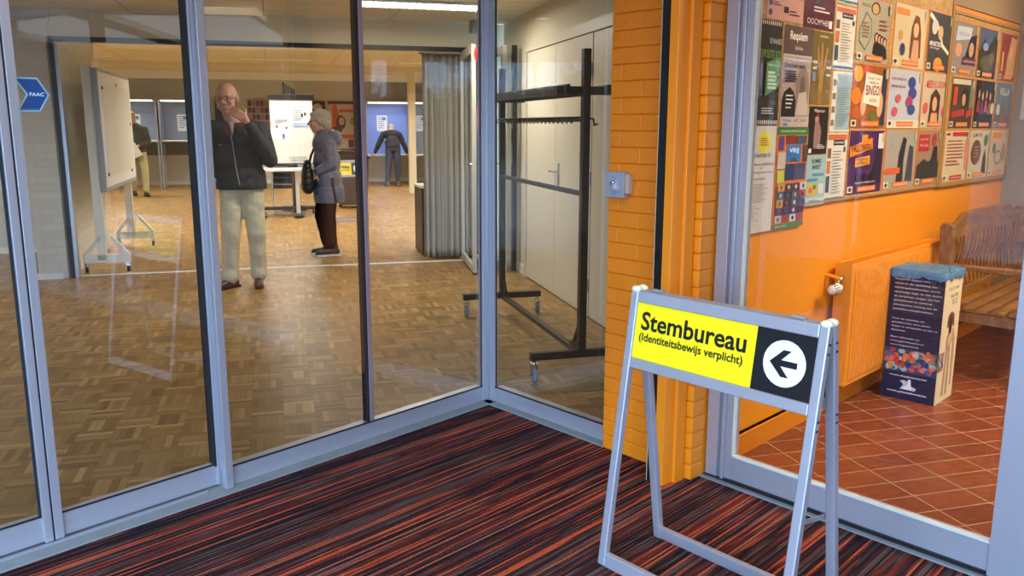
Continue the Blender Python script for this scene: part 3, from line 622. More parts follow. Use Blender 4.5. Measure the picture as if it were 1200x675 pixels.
gp('cream poster of a smiling woman with long brown hair', .815, 1.285, R1, 2.085, (200, 182, 146), [('p', [(.5, .15), (.85, .18), (.82, .6), (.74, .84), (.62, .86), (.52, .66)], (110, 66, 40)), ('e', .66, .62, .08, .12, (220, 172, 138)), ('p', [(.54, .1), (.8, .1), (.76, .46), (.6, .46)], (196, 150, 116)), ('r', .05, .82, .42, .92, (220, 130, 60)), ('e', .28, .28, .08, .1, (40, 60, 110)), ('e', .2, .5, .07, .08, (196, 150, 100))])
gp('dark poster of two faces divided by a white torn line', 1.315, 1.69, R1, 2.09, (60, 62, 66), [('p', [(.0, .9), (.3, .78), (.5, .6), (.62, .42), (.95, .3), (.95, .36), (.66, .48), (.54, .66), (.34, .84), (.04, .97)], (220, 210, 190)), ('e', .25, .74, .12, .13, (196, 190, 184)), ('e', .52, .66, .11, .12, (200, 168, 130)), ('e', .5, .12, .2, .12, (206, 140, 50)), ('T', 'MINISTERS', .08, .42, .6, .5, (226, 220, 210)), ('t', 'van morgen', .1, .36, .5, .4, (226, 220, 210))])
gp('poster with a pale banner, face and plum label, top left of the glazed board', 1.735, 2.19, R1, TOPZ, (140, 128, 126), [('p', [(.1, .62), (.7, .7), (.74, .92), (.14, .9)], (190, 200, 206)), ('t', 'LEESCLUB', .2, .74, .62, .8, (80, 110, 160)), ('p', [(.5, .3), (.95, .35), (.95, .8), (.7, .75)], (40, 36, 44)), ('e', .24, .46, .13, .13, (206, 150, 110)), ('e', .76, .5, .1, .14, (190, 150, 120)), ('r', .42, .2, .98, .34, (90, 40, 70)), ('t', 'LEZINGEN', .46, .25, .94, .29, (226, 200, 210))])
gp('dark landscape poster with cloudy light in the glazed board top row', 2.225, 2.63, R1, TOPZ, (48, 46, 40), [('p', [(.02, .5), (.3, .8), (.5, .62), (.8, .9), (.98, .7), (.98, .98), (.02, .98)], (70, 90, 120)), ('e', .45, .3, .34, .16, (80, 76, 48)), ('e', .7, .4, .16, .12, (100, 92, 60)), ('e', .35, .62, .14, .08, (120, 150, 180))])
gp('red and gold poster at the top right end of the glazed board', 2.705, 3.09, R1, TOPZ, (140, 50, 34), [('p', [(.4, .1), (.9, .1), (.95, .9), (.6, .95), (.42, .5)], (206, 156, 90)), ('e', .62, .6, .1, .14, (226, 176, 110)), ('r', .1, .2, .2, .6, (226, 170, 60))])
gp('Bingo poster with orange lights and hands holding a card', .34, .79, R2, R1 - .008, (150, 84, 30), [('e', .16, .84, .12, .12, (226, 160, 60)), ('e', .14, .5, .13, .13, (216, 120, 40)), ('e', .4, .9, .14, .08, (190, 80, 40)), ('e', .2, .24, .14, .1, (180, 90, 40)), ('r', .84, .05, .98, .95, (50, 50, 70)), ('e', .62, .2, .1, .08, (90, 110, 50)), ('e', .34, .4, .08, .2, (206, 160, 120)), ('e', .8, .38, .09, .2, (206, 160, 120)), ('p', [(.32, .4), (.78, .34), (.82, .84), (.36, .88)], (226, 214, 196)), ('T', 'BINGO!', .38, .52, .78, .68, (120, 30, 34)), ('t', 'Zondag 17 maart', .42, .76, .76, .81, (60, 40, 40)), ('t', '20.00 uur', .46, .70, .72, .74, (60, 40, 40)), ('t', 'IN ZAAL', .5, .42, .7, .47, (120, 30, 34))])
gp('pale lilac poster with purple lettering and blue shapes beside Bingo', .805, 1.285, R2, R1 - .008, (176, 178, 190), [('t', 'met verhaal en', .08, .8, .5, .86, (140, 60, 100)), ('t', 'kunnen de kist', .08, .68, .5, .74, (140, 60, 100)), ('e', .68, .78, .12, .1, (50, 60, 130)), ('e', .72, .6, .13, .1, (60, 60, 130)), ('e', .64, .45, .11, .1, (150, 60, 110)), ('e', .72, .32, .12, .09, (50, 70, 130)), ('e', .3, .5, .08, .07, (190, 80, 100)), ('e', .22, .28, .09, .08, (190, 80, 100)), ('r', .02, .0, .98, .14, (206, 196, 176))])
gp('beige poster with arched red lettering around a curly haired woman', 1.30, 1.735, R2, R1 - .008, (190, 170, 142), [('T', 'MEER IS', .14, .72, .5, .86, (190, 80, 90)), ('T', 'LEUK', .54, .74, .9, .86, (190, 80, 90)), ('p', [(.3, .08), (.7, .08), (.7, .6), (.5, .72), (.34, .6)], (70, 42, 30)), ('e', .5, .44, .09, .13, (206, 156, 120)), ('p', [(.36, .05), (.66, .05), (.62, .28), (.4, .28)], (206, 150, 110)), ('e', .16, .36, .09, .1, (196, 80, 90)), ('e', .86, .3, .08, .1, (196, 80, 90))])
gp('poster with red banner and dark haired girl, middle row of glazed board', 1.79, 2.23, R2, R1 - .012, (70, 56, 44), [('r', .05, .86, .95, .96, (200, 190, 170)), ('e', .6, .6, .16, .2, (30, 24, 24)), ('e', .56, .56, .08, .12, (196, 144, 110)), ('p', [(.1, .2), (.64, .26), (.62, .38), (.08, .32)], (180, 50, 40)), ('p', [(.7, .2), (.95, .26), (.95, .4), (.7, .34)], (180, 50, 40)), ('r', .1, .45, .26, .8, (190, 70, 40)), ('r', .8, .4, .98, .96, (110, 116, 96))])
gp('nearly black poster with four small dressed figures in a row', 2.25, 2.68, R2, R1 - .012, (26, 20, 22), sum([person_art(.2 + .18 * i, .72 - .04 * (i % 2), .7, (60, 40, 30), [(150, 50, 60), (90, 60, 90), (170, 60, 90), (130, 90, 50)][i], .6) for i in range(4)], []) + [('e', .88, .42, .08, .12, (196, 186, 170))])
gp('blue Villa poster with white lettering at the middle row end', 2.70, 3.10, R2, R1 - .012, (96, 110, 130), [('T', 'VILLA', .2, .72, .8, .88, (206, 206, 196)), ('r', .05, .1, .95, .3, (110, 84, 60)), ('p', [(.4, .14), (.6, .14), (.56, .6), (.44, .6)], (130, 84, 50)), ('e', .2, .4, .1, .12, (196, 196, 190))])
gp('purple Halloween disco poster with orange banners', .36, .815, R3, R2 - .008, (66, 30, 84), [('p', [(.6, .1), (.95, .15), (.95, .9), (.8, .7), (.7, .4)], (30, 20, 50)), ('p', [(.05, .58), (.66, .7), (.64, .88), (.04, .74)], (220, 130, 30)), ('T', 'HALLOWEEN', .08, .66, .62, .78, (60, 30, 30)), ('p', [(.2, .42), (.6, .46), (.6, .6), (.2, .56)], (226, 150, 50)), ('T', 'DISCO', .26, .46, .54, .56, (60, 30, 20)), ('p', [(.34, .82), (.5, .83), (.5, .93), (.34, .92)], (220, 140, 40)), ('e', .3, .26, .06, .06, (20, 16, 30)), ('e', .48, .26, .06, .06, (20, 16, 30)), ('e', .66, .26, .06, .06, (20, 16, 30)), ('t', 'Vrijdag 31 oktober 2025', .22, .15, .8, .19, (226, 216, 160)), ('r', .8, .7, .96, .94, (210, 204, 220))])
gp('grey poster of dark standing figures beside the Halloween poster', .83, 1.29, R3, R2 - .008, (156, 150, 140), [('p', [(.4, .1), (.62, .1), (.6, .5), (.66, .84), (.54, .88), (.44, .6)], (34, 36, 50)), ('p', [(.68, .1), (.92, .1), (.9, .7), (.76, .74)], (60, 62, 76)), ('e', .26, .8, .1, .1, (150, 150, 156)), ('r', .04, .26, .5, .36, (210, 90, 50))])
gp('poster with a red block above a crowd of dark people', 1.305, 1.69, R3, R2 - .01, (150, 120, 100), [('r', .06, .62, .5, .92, (170, 40, 46)), ('t', 'Uitje naar', .1, .8, .44, .86, (230, 180, 170)), ('t', 'Het Gala', .1, .7, .44, .76, (230, 180, 170)), ('e', .7, .82, .1, .12, (170, 50, 50)), ('p', [(.02, .12), (.98, .12), (.98, .4), (.7, .5), (.5, .42), (.3, .48), (.02, .36)], (40, 44, 46)), ('p', [(.6, .4), (.9, .4), (.86, .7), (.7, .7)], (36, 30, 34))])
gp('cream text poster with a red heading, lower left of glazed board', 1.76, 2.22, R3, R2 - .012, (206, 186, 156), [('r', .3, .88, .95, .96, (180, 50, 40)), ('r', .06, .9, .2, .94, (60, 50, 40)), ('p', [(.9, .2), (.98, .2), (.98, .8), (.84, .8)], (206, 130, 120))] + lines(.12, .82, .28, .8, 8, (150, 80, 60), 5, .35), (190, 60, 40))
gp('cream poster with a large brown oval stamp and green dot', 2.235, 2.67, R3, R2 - .012, (196, 184, 156), [('e', .36, .54, .24, .26, (110, 66, 46)), ('t', 'LAMA', .16, .86, .6, .94, (60, 50, 44)), ('e', .8, .78, .1, .12, (70, 120, 60)), ('p', [(.7, .08), (.92, .08), (.88, .4), (.8, .6), (.72, .4)], (40, 36, 40))] + lines(.2, .5, .4, .66, 4, (160, 120, 90), 5, .3))
gp('cream poster with orange header and bicycle sketch, last in bottom row', 2.685, 3.10, R3, R2 - .012, (196, 176, 140), [('r', .12, .82, .62, .94, (220, 130, 50)), ('e', .26, .6, .1, .12, (90, 110, 90)), ('e', .5, .4, .2, .16, (120, 110, 130)), ('e', .5, .4, .15, .12, (196, 176, 140)), ('e', .8, .5, .1, .2, (150, 130, 110))])
for i, (c, d) in enumerate(((.6, -1.6), (2.0, -2.2), (.9, -3.4))):
    k = thing('foyer_lamp', ['recessed foyer ceiling lamp nearest the cork board', 'recessed foyer ceiling lamp in front of the bench', 'recessed foyer ceiling lamp farthest from the notice wall'][i], 'lamp', WF, (c, d, 2.6), 0, 'foyer ceiling lamps')
    m = MB(); m.box(-.49, .49, -.29, .29, -.006, 0, WHITE); m.build('frame', k)
    m = MB(); m.box(-.46, .46, -.26, .26, -.008, -.006, WHITE); m.build('diffuser', k)
for i, c in enumerate((.2, 1.3, 2.4)):
    k = thing('wall_washer', ['track spotlight over the cork board, nearest the window', 'track spotlight between the two notice boards', 'track spotlight over the glazed notice board'][i], 'lamp', WF, (c, -1.25, 2.6), 0, 'track spotlights in the foyer')
    m = MB(); m.tube([(0, 0, 0), (0, 0, -.06)], .012, WHITE); m.build('stem', k)
    m = MB(); m.tube([(0, -.05, -.05), (0, .05, -.11)], .045, WHITE, 16); m.build('head', k)
    l = area('board_spot_light', WF, (c, -1.19, 2.475), .07, 9, (1, .84, .60), rot=(R(56), 0, 0), spread=110)
# notices on the grey end wall
for i, (yy, zz, lab) in enumerate([(-.05, 1.9, 'small pink and white notice on the grey wall edge, upper'), (-.05, 1.62, 'small white notice on the grey wall edge, lower')]):
    k = thing('notice', lab, 'notice', WF, (3.138, yy - .16, zz), -90)
    m = MB(); m.box(-.14, .14, -.002, 0, -.12, .12, ink(200, 190, 176)); flat(m, 1, 1, [('r', -.13, .04, .13, .11, (176, 70, 80) if i == 0 else (150, 160, 120))] + lines(-.11, .11, -.1, .02, 6, (120, 110, 100), 2, .3), y0=-.003, eps=.0003); m.build('sheet', k, fix=False)

# radiator
k = thing('radiator', 'orange painted panel radiator under the cork notice board', 'radiator', WF, (.29, 0, .15))
OR_ = OWALL; Lr, Hr = 1.3, .63
m = MB(); m.box(0, Lr, -.115, -.10, 0, Hr, OR_)
n_ = int((Lr - .06) / .033)
for i in range(n_):
    x = .035 + i * .033; m.prism([(x, .03), (x + .006, .028), (x + .02, .028), (x + .026, .03), (x + .026, Hr - .03), (x, Hr - .03)], (0, -.115, 0), (1, 0, 0), (0, 0, 1), (0, -.006, 0), OR_)
m.build('front_panel', k, bevel=.003)
m = MB(); m.box(0, Lr, -.04, -.028, 0, Hr, OR_); m.build('back_panel', k, bevel=.003)
m = MB(); m.box(-.004, .006, -.115, -.028, .004, Hr + .004, OR_); m.build('side_cover', k, bevel=.002)
m = MB(); m.box(Lr - .006, Lr + .004, -.115, -.028, .004, Hr + .004, OR_); m.build('side_cover', k, bevel=.002)
m = MB()
for i in range(33): m.box(.02 + i * .038, .028 + i * .038, -.10, -.04, Hr - .012, Hr, OR_)
m.build('top_grille', k)
m = MB(); m.tube([(-.0, -.07, .56), (-.03, -.07, .56), (-.045, -.07, .545), (-.045, -.07, .50)], .011, CHROME); m.tube([(-.045, -.07, .56), (-.045, -.02, .57), (-.045, 0, .57)], .009, OR_); m.build('inlet_pipe', k)
WV = M('white_valve_plastic', srgb(228, 220, 204), .4)
m = MB(); m.lathe([(0, -.10), (.018, -.098), (.024, -.085), (.026, -.03), (.020, -.01), (.012, .01)], (-.045, -.075, .515), WV, axis='X')
for i in range(12):
    a = i * pi / 6; m.box(-.045 - .095, -.045 - .05, -.075 + .0255 * cos(a) - .002, -.075 + .0255 * cos(a) + .002, .515 + .0255 * sin(a) - .002, .515 + .0255 * sin(a) + .002, M('valve_groove', srgb(120, 110, 100), .5))
m.build('thermostat_valve', k)
m = MB(); m.tube([(.0, -.07, .04), (-.03, -.07, .04), (-.03, -.07, .0), (-.03, -.02, -.01), (-.03, 0, -.01)], .009, CHROME); m.lathe([(0, -.02), (.014, -.02), (.014, .02), (0, .02)], (-.03, -.07, .04), CHROME, axis='X'); m.build('outlet_valve', k)

# cap collection box
k = thing('collection_box', 'dark blue and cream cardboard box with dog picture on the tiled floor', 'box', WF, (.775, -.40, .001), 0)
wB, dB, hB = .27, .275, .70
CARD = ink(206, 196, 170)
m = MB(); m.box(0, wB, 0, dB, 0, hB, CARD)
# left face (normal -x): dark blue
T = Matrix.Rotation(R(-90), 4, 'Z')
T = Matrix.Translation((0, dB, 0)) @ T
navy = (26, 30, 62)
lay = [('r', 0, 0, 1, 1, navy)]
txt = ['Kunststof doppen voor', 'steun in de opleiding van', 'blindengeleidehonden, hoort', 'eenmaligs zegt, en van duurt', 'te verzinnen enigen dat het', 'geleidehond en verbindt', 'permanente training aan de', 'geleidehondengebruikers.']
rn = random.Random(3)
for i, s_ in enumerate(txt): lay.append(('T', s_, .09, .925 - i * .033, .09 + .031 * len(s_), .942 - i * .033, (196, 204, 220)))
for i, s_ in enumerate(['Steun de opleiding van', 'geleidehonden door plastic', 'dopjes te verzamelen en hier te', 'deponeren.']): lay.append(('T', s_, .09, .62 - i * .03, .09 + .0275 * len(s_), .636 - i * .03, (196, 204, 220)))
for i, s_ in enumerate(['Meer informatie op', 'www.geleidehond.be en', 'www.dopjesactie.be']): lay.append(('T', s_, .09, .475 - i * .03, .09 + .03 * len(s_), .491 - i * .03, (196, 204, 220)))
lay.append(('r', 0, .215, 1, .40, (60, 70, 90)))
cc = [(190, 70, 50), (60, 110, 160), (200, 190, 180), (60, 140, 90), (200, 110, 70), (40, 60, 130), (220, 150, 60), (150, 190, 200), (170, 60, 80), (226, 120, 90)]
for i in range(110):
    lay.append(('e', rn.uniform(.05, .95), rn.uniform(.235, .385), rn.uniform(.03, .07), rn.uniform(.012, .026), cc[rn.randrange(10)]))
lay += [('T', 'www.dopjesactie.be', .14, .178, .84, .196, (226, 230, 240)), ('T', 'www.geleidehond.be', .12, .052, .86, .07, (226, 230, 240))]
lay += [('p', [(.36, .085), (.42, .125), (.35, .15), (.42, .158), (.5, .15), (.56, .12), (.66, .105), (.64, .085)], (200, 206, 216)), ('p', [(.46, .09), (.58, .09), (.56, .13), (.55, .168), (.5, .168), (.5, .13)], (240, 240, 246)), ('p', [(.4, .09), (.5, .088), (.47, .12)], (240, 240, 246))]
flat(m, dB, hB, lay, T, eps=.00005, y0=-.0012)
# front face (normal -y): cream with dog
lay = [('r', 0, 0, 1, 1, (226, 212, 180)), ('t', 'Dop je mee', .2, .86, .8, .90, (60, 50, 60)), ('t', 'naar het', .36, .81, .8, .845, (60, 50, 60)), ('t', 'BCG!', .5, .755, .8, .795, (60, 50, 60)),
       ('r', .0, .26, .3, .4, (150, 120, 80))]
for i in range(26): lay.append(('e', rn.uniform(.03, .26), rn.uniform(.27, .39), .05, .018, cc[rn.randrange(10)]))
dog, dd = (186, 154, 124), (60, 44, 40)
lay += [('p', [(.34, .06), (.44, .06), (.46, .3), (.5, .47), (.66, .5), (.74, .44), (.74, .3), (.78, .13), (.85, .12), (.86, .36), (.84, .48), (.7, .56), (.5, .58), (.36, .5), (.36, .3)], dog),
        ('p', [(.56, .06), (.64, .06), (.62, .3), (.6, .46), (.5, .46), (.54, .3)], (170, 138, 110)), ('e', .39, .06, .07, .014, dog), ('e', .6, .06, .07, .014, dog), ('e', .82, .12, .06, .014, dog),
        ('p', [(.5, .57), (.66, .56), (.68, .46), (.52, .42), (.42, .48)], (206, 176, 146)), ('e', .5, .64, .16, .06, (140, 92, 66)), ('e', .5, .615, .1, .065, dd), ('e', .5, .56, .065, .035, (40, 30, 30)), ('p', [(.3, .58), (.4, .6), (.42, .69), (.34, .67)], (120, 76, 52)), ('p', [(.6, .6), (.72, .57), (.68, .67), (.6, .69)], (120, 76, 52))]
flat(m, wB, hB, lay, eps=.00005, y0=-.0012)
m.build('printed_carton', k, fix=False)
BAG = M('blue_plastic_bag', srgb(70, 118, 158), .3, 0, .3, 26, .5)
m = MB(); rn = random.Random(5); vs = []; N_ = 40
ring = [(-.008 + (wB + .016) * t_, -.008) for t_ in [i / 10 for i in range(10)]] + [(wB + .008, -.008 + (dB + .016) * i / 10) for i in range(10)] + [(wB + .008 - (wB + .016) * i / 10, dB + .008) for i in range(10)] + [(-.008, dB + .008 - (dB + .016) * i / 10) for i in range(10)]
for lv, (zz, sc) in enumerate([(hB - .03, 1.0), (hB + .004, 1.0), (hB + .012, .93), (hB + .010, .6), (hB + .006, .3)]):
    for i, (a_, b__) in enumerate(ring):
        dz = rn.uniform(-.012, .012) if lv == 0 else rn.uniform(-.004, .006); ds = rn.uniform(-.004, .004)
        vs.append((wB / 2 + (a_ - wB / 2) * sc + ds, dB / 2 + (b__ - dB / 2) * sc + ds, zz + dz))
m.add(vs, [(l * N_ + i, l * N_ + (i + 1) % N_, (l + 1) * N_ + (i + 1) % N_, (l + 1) * N_ + i) for l in range(4) for i in range(N_)] + [tuple(range(4 * N_, 5 * N_))], BAG, True)
m.tube([(.06, -.004, hB + .008), (.08, .01, hB + .03), (.10, .015, hB + .02), (.13, .0, hB + .004)], .007, BAG, 6)
m.build('bag_liner', k)

# garden bench
k = thing('wooden_bench', 'slatted teak garden bench with curved back against the orange wall', 'bench', WF, (1.38, -.2, .001), 0)
Lb = 1.55
def prof(u):  # height of the crest along the bench
    a = min(u, 1 - u) * 2
    return .87 + .075 * (0 if a < .12 else min(1, (a - .12) / .25))
for x in (.03, Lb - .03):
    m = MB(); m.prism([(.0, 0), (.06, 0), (.05, .42), (.075, .88), (.06, .905), (.03, .905), (.0, .88), (-.01, .42)], (x - .03, -.03, 0), (0, 1, 0), (0, 0, 1), (.06, 0, 0), TEAK); m.build('back_leg', k, bevel=.006)
    m = MB(); m.box(x - .03, x + .03, -.5, -.44, 0, .64, TEAK); m.build('front_leg', k, bevel=.004)
    m = MB(); m.prism([(-.52, .66), (-.47, .675), (-.2, .668), (.0, .668), (.0, .64), (-.2, .64), (-.5, .64)], (x - .035, 0, 0), (0, 1, 0), (0, 0, 1), (.07, 0, 0), TEAK); m.build('armrest', k, bevel=.006)
    m = MB(); m.box(x - .02, x + .02, -.45, 0, .34, .40, TEAK); m.build('side_rail', k, bevel=.003)
m = MB(); n_ = 30
top = [(.06 + (Lb - .12) * i / n_, prof(i / n_)) for i in range(n_ + 1)]
m.prism(top + [(Lb - .06, .80), (.06, .80)], (0, .0, 0), (1, 0, 0), (0, 0, 1), (0, .035, 0), TEAK); m.build('crest_rail', k, bevel=.004)
m = MB(); m.box(.06, Lb - .06, -.005, .03, .44, .48, TEAK); m.build('lower_back_rail', k, bevel=.003)
for i in range(18):
    x = .12 + i * (Lb - .24) / 17
    m = MB(); m.tube([(x, .012, .47), (x, .026, .55), (x, .03, .62), (x, .008, .70), (x, .0, .76), (x, .012, .83)], .008, TEAK, 6); m.build('back_slat', k)
for i in range(6):
    m = MB(); y = -.5 + i * .082; m.box(.0, Lb, y, y + .062, .405, .425, TEAK); m.build('seat_slat', k, bevel=.003)
m = MB(); m.box(.06, Lb - .06, -.49, -.455, .34, .40, TEAK); m.build('front_rail', k, bevel=.003)

# ------------------------------------------------------------------ hall: double door
k = struct('door_3', RF)
FRW = M('door_frame_paint', srgb(206, 198, 172), .45)
rects(k, 'door_frame', RF, [(-.01, .045, 0, .03, 0, 2.2), (2.29, 2.35, 0, .03, 0, 2.2), (-.01, 2.35, 0, .03, 2.115, 2.2)], FRW)
rects(k, 'door_leaf', RF, [(.05 + .42, 1.375, .002, .018, .01, 2.11)], DOORW)
rects(k, 'door_leaf', RF, [(1.382, 2.285, .002, .018, .01, 2.11)], DOORW)
rects(k, 'door_leaf', RF, [(.048, .455, .002, .016, .01, 2.11)], DOORW)
m = MB(); m.box(1.24, 1.28, .018, .024, .93, 1.14, CHROME); m.tube([(1.26, .02, 1.07), (1.26, .06, 1.07)], .01, CHROME); m.tube([(1.26, .06, 1.07), (1.40, .06, 1.07)], .009, CHROME); m.build('door_handle', k)
for x in (.47, 2.29):
    for z in (.25, 1.06, 1.85):
        m = MB(); m.tube([(x, .022, z - .05), (x, .022, z + .05)], .009, ALU2); m.build('hinge', k)
rects(k, 'door_gap', RF, [(.455, .47, .0, .012, .0, 2.11), (1.375, 1.382, .001, .01, 0, 2.11), (.05, 2.29, .001, .01, 2.11, 2.117)], GASKET, 0)

# glazed folding partition leaves, parked at the right of the opening
def leaf(label, loc, rz, fm, group='folding glass partition leaves'):
    t_ = thing('partition_leaf', label, 'partition', HF, loc, rz, group); L = 1.0
    m = MB(); m.box(0, .05, -.02, .02, .02, 2.2, fm); m.box(L - .05, L, -.02, .02, .02, 2.2, fm); m.box(.05, L - .05, -.02, .02, .02, .09, fm); m.box(.05, L - .05, -.02, .02, 2.12, 2.2, fm); m.build('frame', t_, bevel=.003)
    m = MB(); m.box(.05, L - .05, -.004, .004, .09, 2.12, GLASS); m.build('glass_pane', t_)
    m = MB(); m.tube([(.03, .02, 1.08), (.03, .06, 1.08), (.12, .06, 1.08)], .008, CHROME); m.build('handle', t_)
    return t_
WL = M('white_lacquer', srgb(196, 192, 176), .35)
leaf('white framed glass partition leaf with lever handle beside the curtain', (1.885, 8.0, 0), 84, WL)
leaf('black framed glass partition leaf parked behind the white one', (1.985, 8.0, 0), 87, BLACK)
leaf('third glass partition leaf, white framed, against the double door wall', (2.2, 8.05, 0), 88, WL)
k = thing('pull_bar', 'long vertical grey pull bar on black partition profile', 'handle', HF, (1.96, 7.96, 0))
m = MB(); m.box(-.03, .03, -.01, .02, .02, 2.2, BLACK); m.build('profile', k)
m = MB(); m.tube([(0, -.04, .55), (0, -.04, 1.55)], .014, ALU2); m.tube([(0, -.04, .65), (0, -.005, .65)], .008, ALU2); m.tube([(0, -.04, 1.45), (0, -.005, 1.45)], .008, ALU2); m.build('bar', k)
k = thing('lock_profile', 'black vertical lock profile with two latches behind the coat rack', 'lock', HF, (2.28, 8.02, 0))
m = MB(); m.box(-.012, .03, -.02, .03, .02, 2.2, BLACK); m.build('profile', k)
for z in (1.0, 1.35, 2.05): m = MB(); m.box(-.03, .0, -.045, -.02, z - .07, z + .07, BLACK); m.build('latch', k, bevel=.004)
RED = M('red_enamel', srgb(176, 30, 36), .35)
k = thing('alarm_bell', 'round red alarm bell high up beside the corner post', 'alarm', HF, (1.98, 7.93, 2.10)); m = MB(); m.lathe([(0, -.09), (.06, -.085), (.1, -.05), (.11, 0)], (0, 0, 0), RED, axis='Y'); m.build('bell', k)
m = MB(); m.box(-.05, .05, -.02, .0, -.14, -.09, RED); m.build('base', k)
k = thing('fire_box', 'red fire alarm call box at head height beside the corner post', 'alarm', HF, (1.97, 7.93, 1.50)); m = MB(); m.box(-.08, .08, -.07, 0, -.12, .12, RED); m.build('box', k, bevel=.008)
m = MB(); m.box(-.05, .05, -.074, -.07, -.05, .05, WHITE); m.build('cover', k)

# curtain
k = thing('curtain', 'long grey pleated curtain hanging beside the glass partition', 'curtain', HF, (1.57, 9.08, 0))
m = MB(); N_ = 90; vs = []; Wc = .42
for j, zz in enumerate([.03, .12, .8, 1.5, 2.18]):
    for i in range(N_ + 1):
        u = i / N_; am = (.035 + .012 * sin(u * 9)) * (1 - .25 * j / 4)
        vs.append((u * Wc + .01 * sin(u * 50 + j * .3), am * sin(u * 2 * pi * 6.5 + .8 * sin(u * 7)) + .006 * sin(u * 43), zz))
m.add(vs, [(j * (N_ + 1) + i, j * (N_ + 1) + i + 1, (j + 1) * (N_ + 1) + i + 1, (j + 1) * (N_ + 1) + i) for j in range(4) for i in range(N_)], CURT, True)
o = m.build('cloth', k); sd = o.modifiers.new('s', 'SOLIDIFY'); sd.thickness = .003
m = MB(); m.box(-.02, Wc + .02, -.015, .015, 2.18, 2.2, ALU2); m.build('rail', k)
k = thing('low_cabinet', 'low black cabinet with pale top half hidden behind the curtain', 'cabinet', HF, (1.60, 9.35, 0))
m = MB(); m.box(0, .5, 0, .5, .02, .76, BLACK); m.build('body', k); m = MB(); m.box(-.01, .51, -.01, .51, .76, .785, WHITE); m.build('top', k)

# ------------------------------------------------------------------ coat rack on wheels
def castor(p, root, r=.045, sub=None):
    m = MB(); m.lathe([(0, -.012), (r * .9, -.012), (r, -.008), (r, .008), (r * .9, .012), (0, .012)], (p[0], p[1], r), TWHEEL, axis='X'); w_ = m.build('castor', root)
    m = MB(); m.lathe([(0, -.014), (r * .35, -.014), (r * .35, .014), (0, .014)], (p[0], p[1], r), CHROME, axis='X')
    m.prism([(-.02, r * 2 + .02), (.03, r * 2 + .02), (.012, r * .8), (-.012, r * .8)], (p[0] - .017, p[1], 0), (0, 1, 0), (0, 0, 1), (.003, 0, 0), CHROME)
    m.prism([(-.02, r * 2 + .02), (.03, r * 2 + .02), (.012, r * .8), (-.012, r * .8)], (p[0] + .014, p[1], 0), (0, 1, 0), (0, 0, 1), (.003, 0, 0), CHROME)
    m.box(p[0] - .02, p[0] + .02, p[1] - .022, p[1] + .032, 2 * r + .015, 2 * r + .022, CHROME); m.tube([(p[0], p[1], 2 * r + .02), (p[0], p[1], 2 * r + .045)], .012, CHROME)
    m.build('fork', w_)
k = thing('coat_rack', 'empty black metal coat rack on grey castors behind the right glass pane', 'coat rack', HF, (1.68, 4.46, 0))
LR = 1.76
for y in (0, LR):
    m = MB(); m.box(-.31, .31, y - .022, y + .022, .13, .175, BLACK); m.build('foot_bar', k, bevel=.003)
    m = MB(); m.box(-.022, .022, y - .022, y + .022, .17, 1.86, BLACK); m.build('upright', k, bevel=.003)
    for x in (-.285, .285): castor((x, y), k)
    m = MB(); m.bar((-.0, y + (.02 if y < 1 else -.02), .18), (0, y + (.17 if y < 1 else -.17), .18), .02, .02, BLACK); m.bar((0, y, .36), (0, y + (.14 if y < 1 else -.14), .17), .018, .018, BLACK); m.build('brace', k)
m = MB(); m.box(-.02, .02, 0, LR, .135, .165, BLACK); m.build('bottom_rail', k, bevel=.002)
m = MB(); m.box(-.014, .014, 0, LR, 1.058, 1.085, BLACK); m.build('middle_rail', k, bevel=.002)
for x, z in ((-.12, 1.62), (.12, 1.62)):
    m = MB(); m.box(x - .012, x + .012, -.05, LR + .05, z, z + .05, BLACK); m.build('shelf_rail', k, bevel=.002)
m = MB(); m.box(-.17, .17, -.01, .02, 1.615, 1.66, BLACK); m.box(-.17, .17, LR - .02, LR + .01, 1.615, 1.66, BLACK)
for i in range(12): m.box(-.12, .12, .08 + i * .145, .09 + i * .145, 1.62, 1.632, BLACK)
m.build('hat_shelf', k)
m = MB(); m.box(-.016, .016, 0, LR, 1.47, 1.50, BLACK); m.build('hook_rail', k, bevel=.002)
for i in range(22):
    m = MB(); y = .06 + i * .078; m.tube([(-.016, y, 1.495), (-.05, y, 1.49), (-.058, y, 1.46), (-.075, y, 1.475)], .004, BLACK, 6); m.build('coat_hook', k)
m = MB(); m.tube([(.016, .03, 1.49), (.06, .03, 1.485), (.065, .03, 1.45), (.085, .03, 1.46)], .006, BLACK, 6); m.build('coat_hook', k)

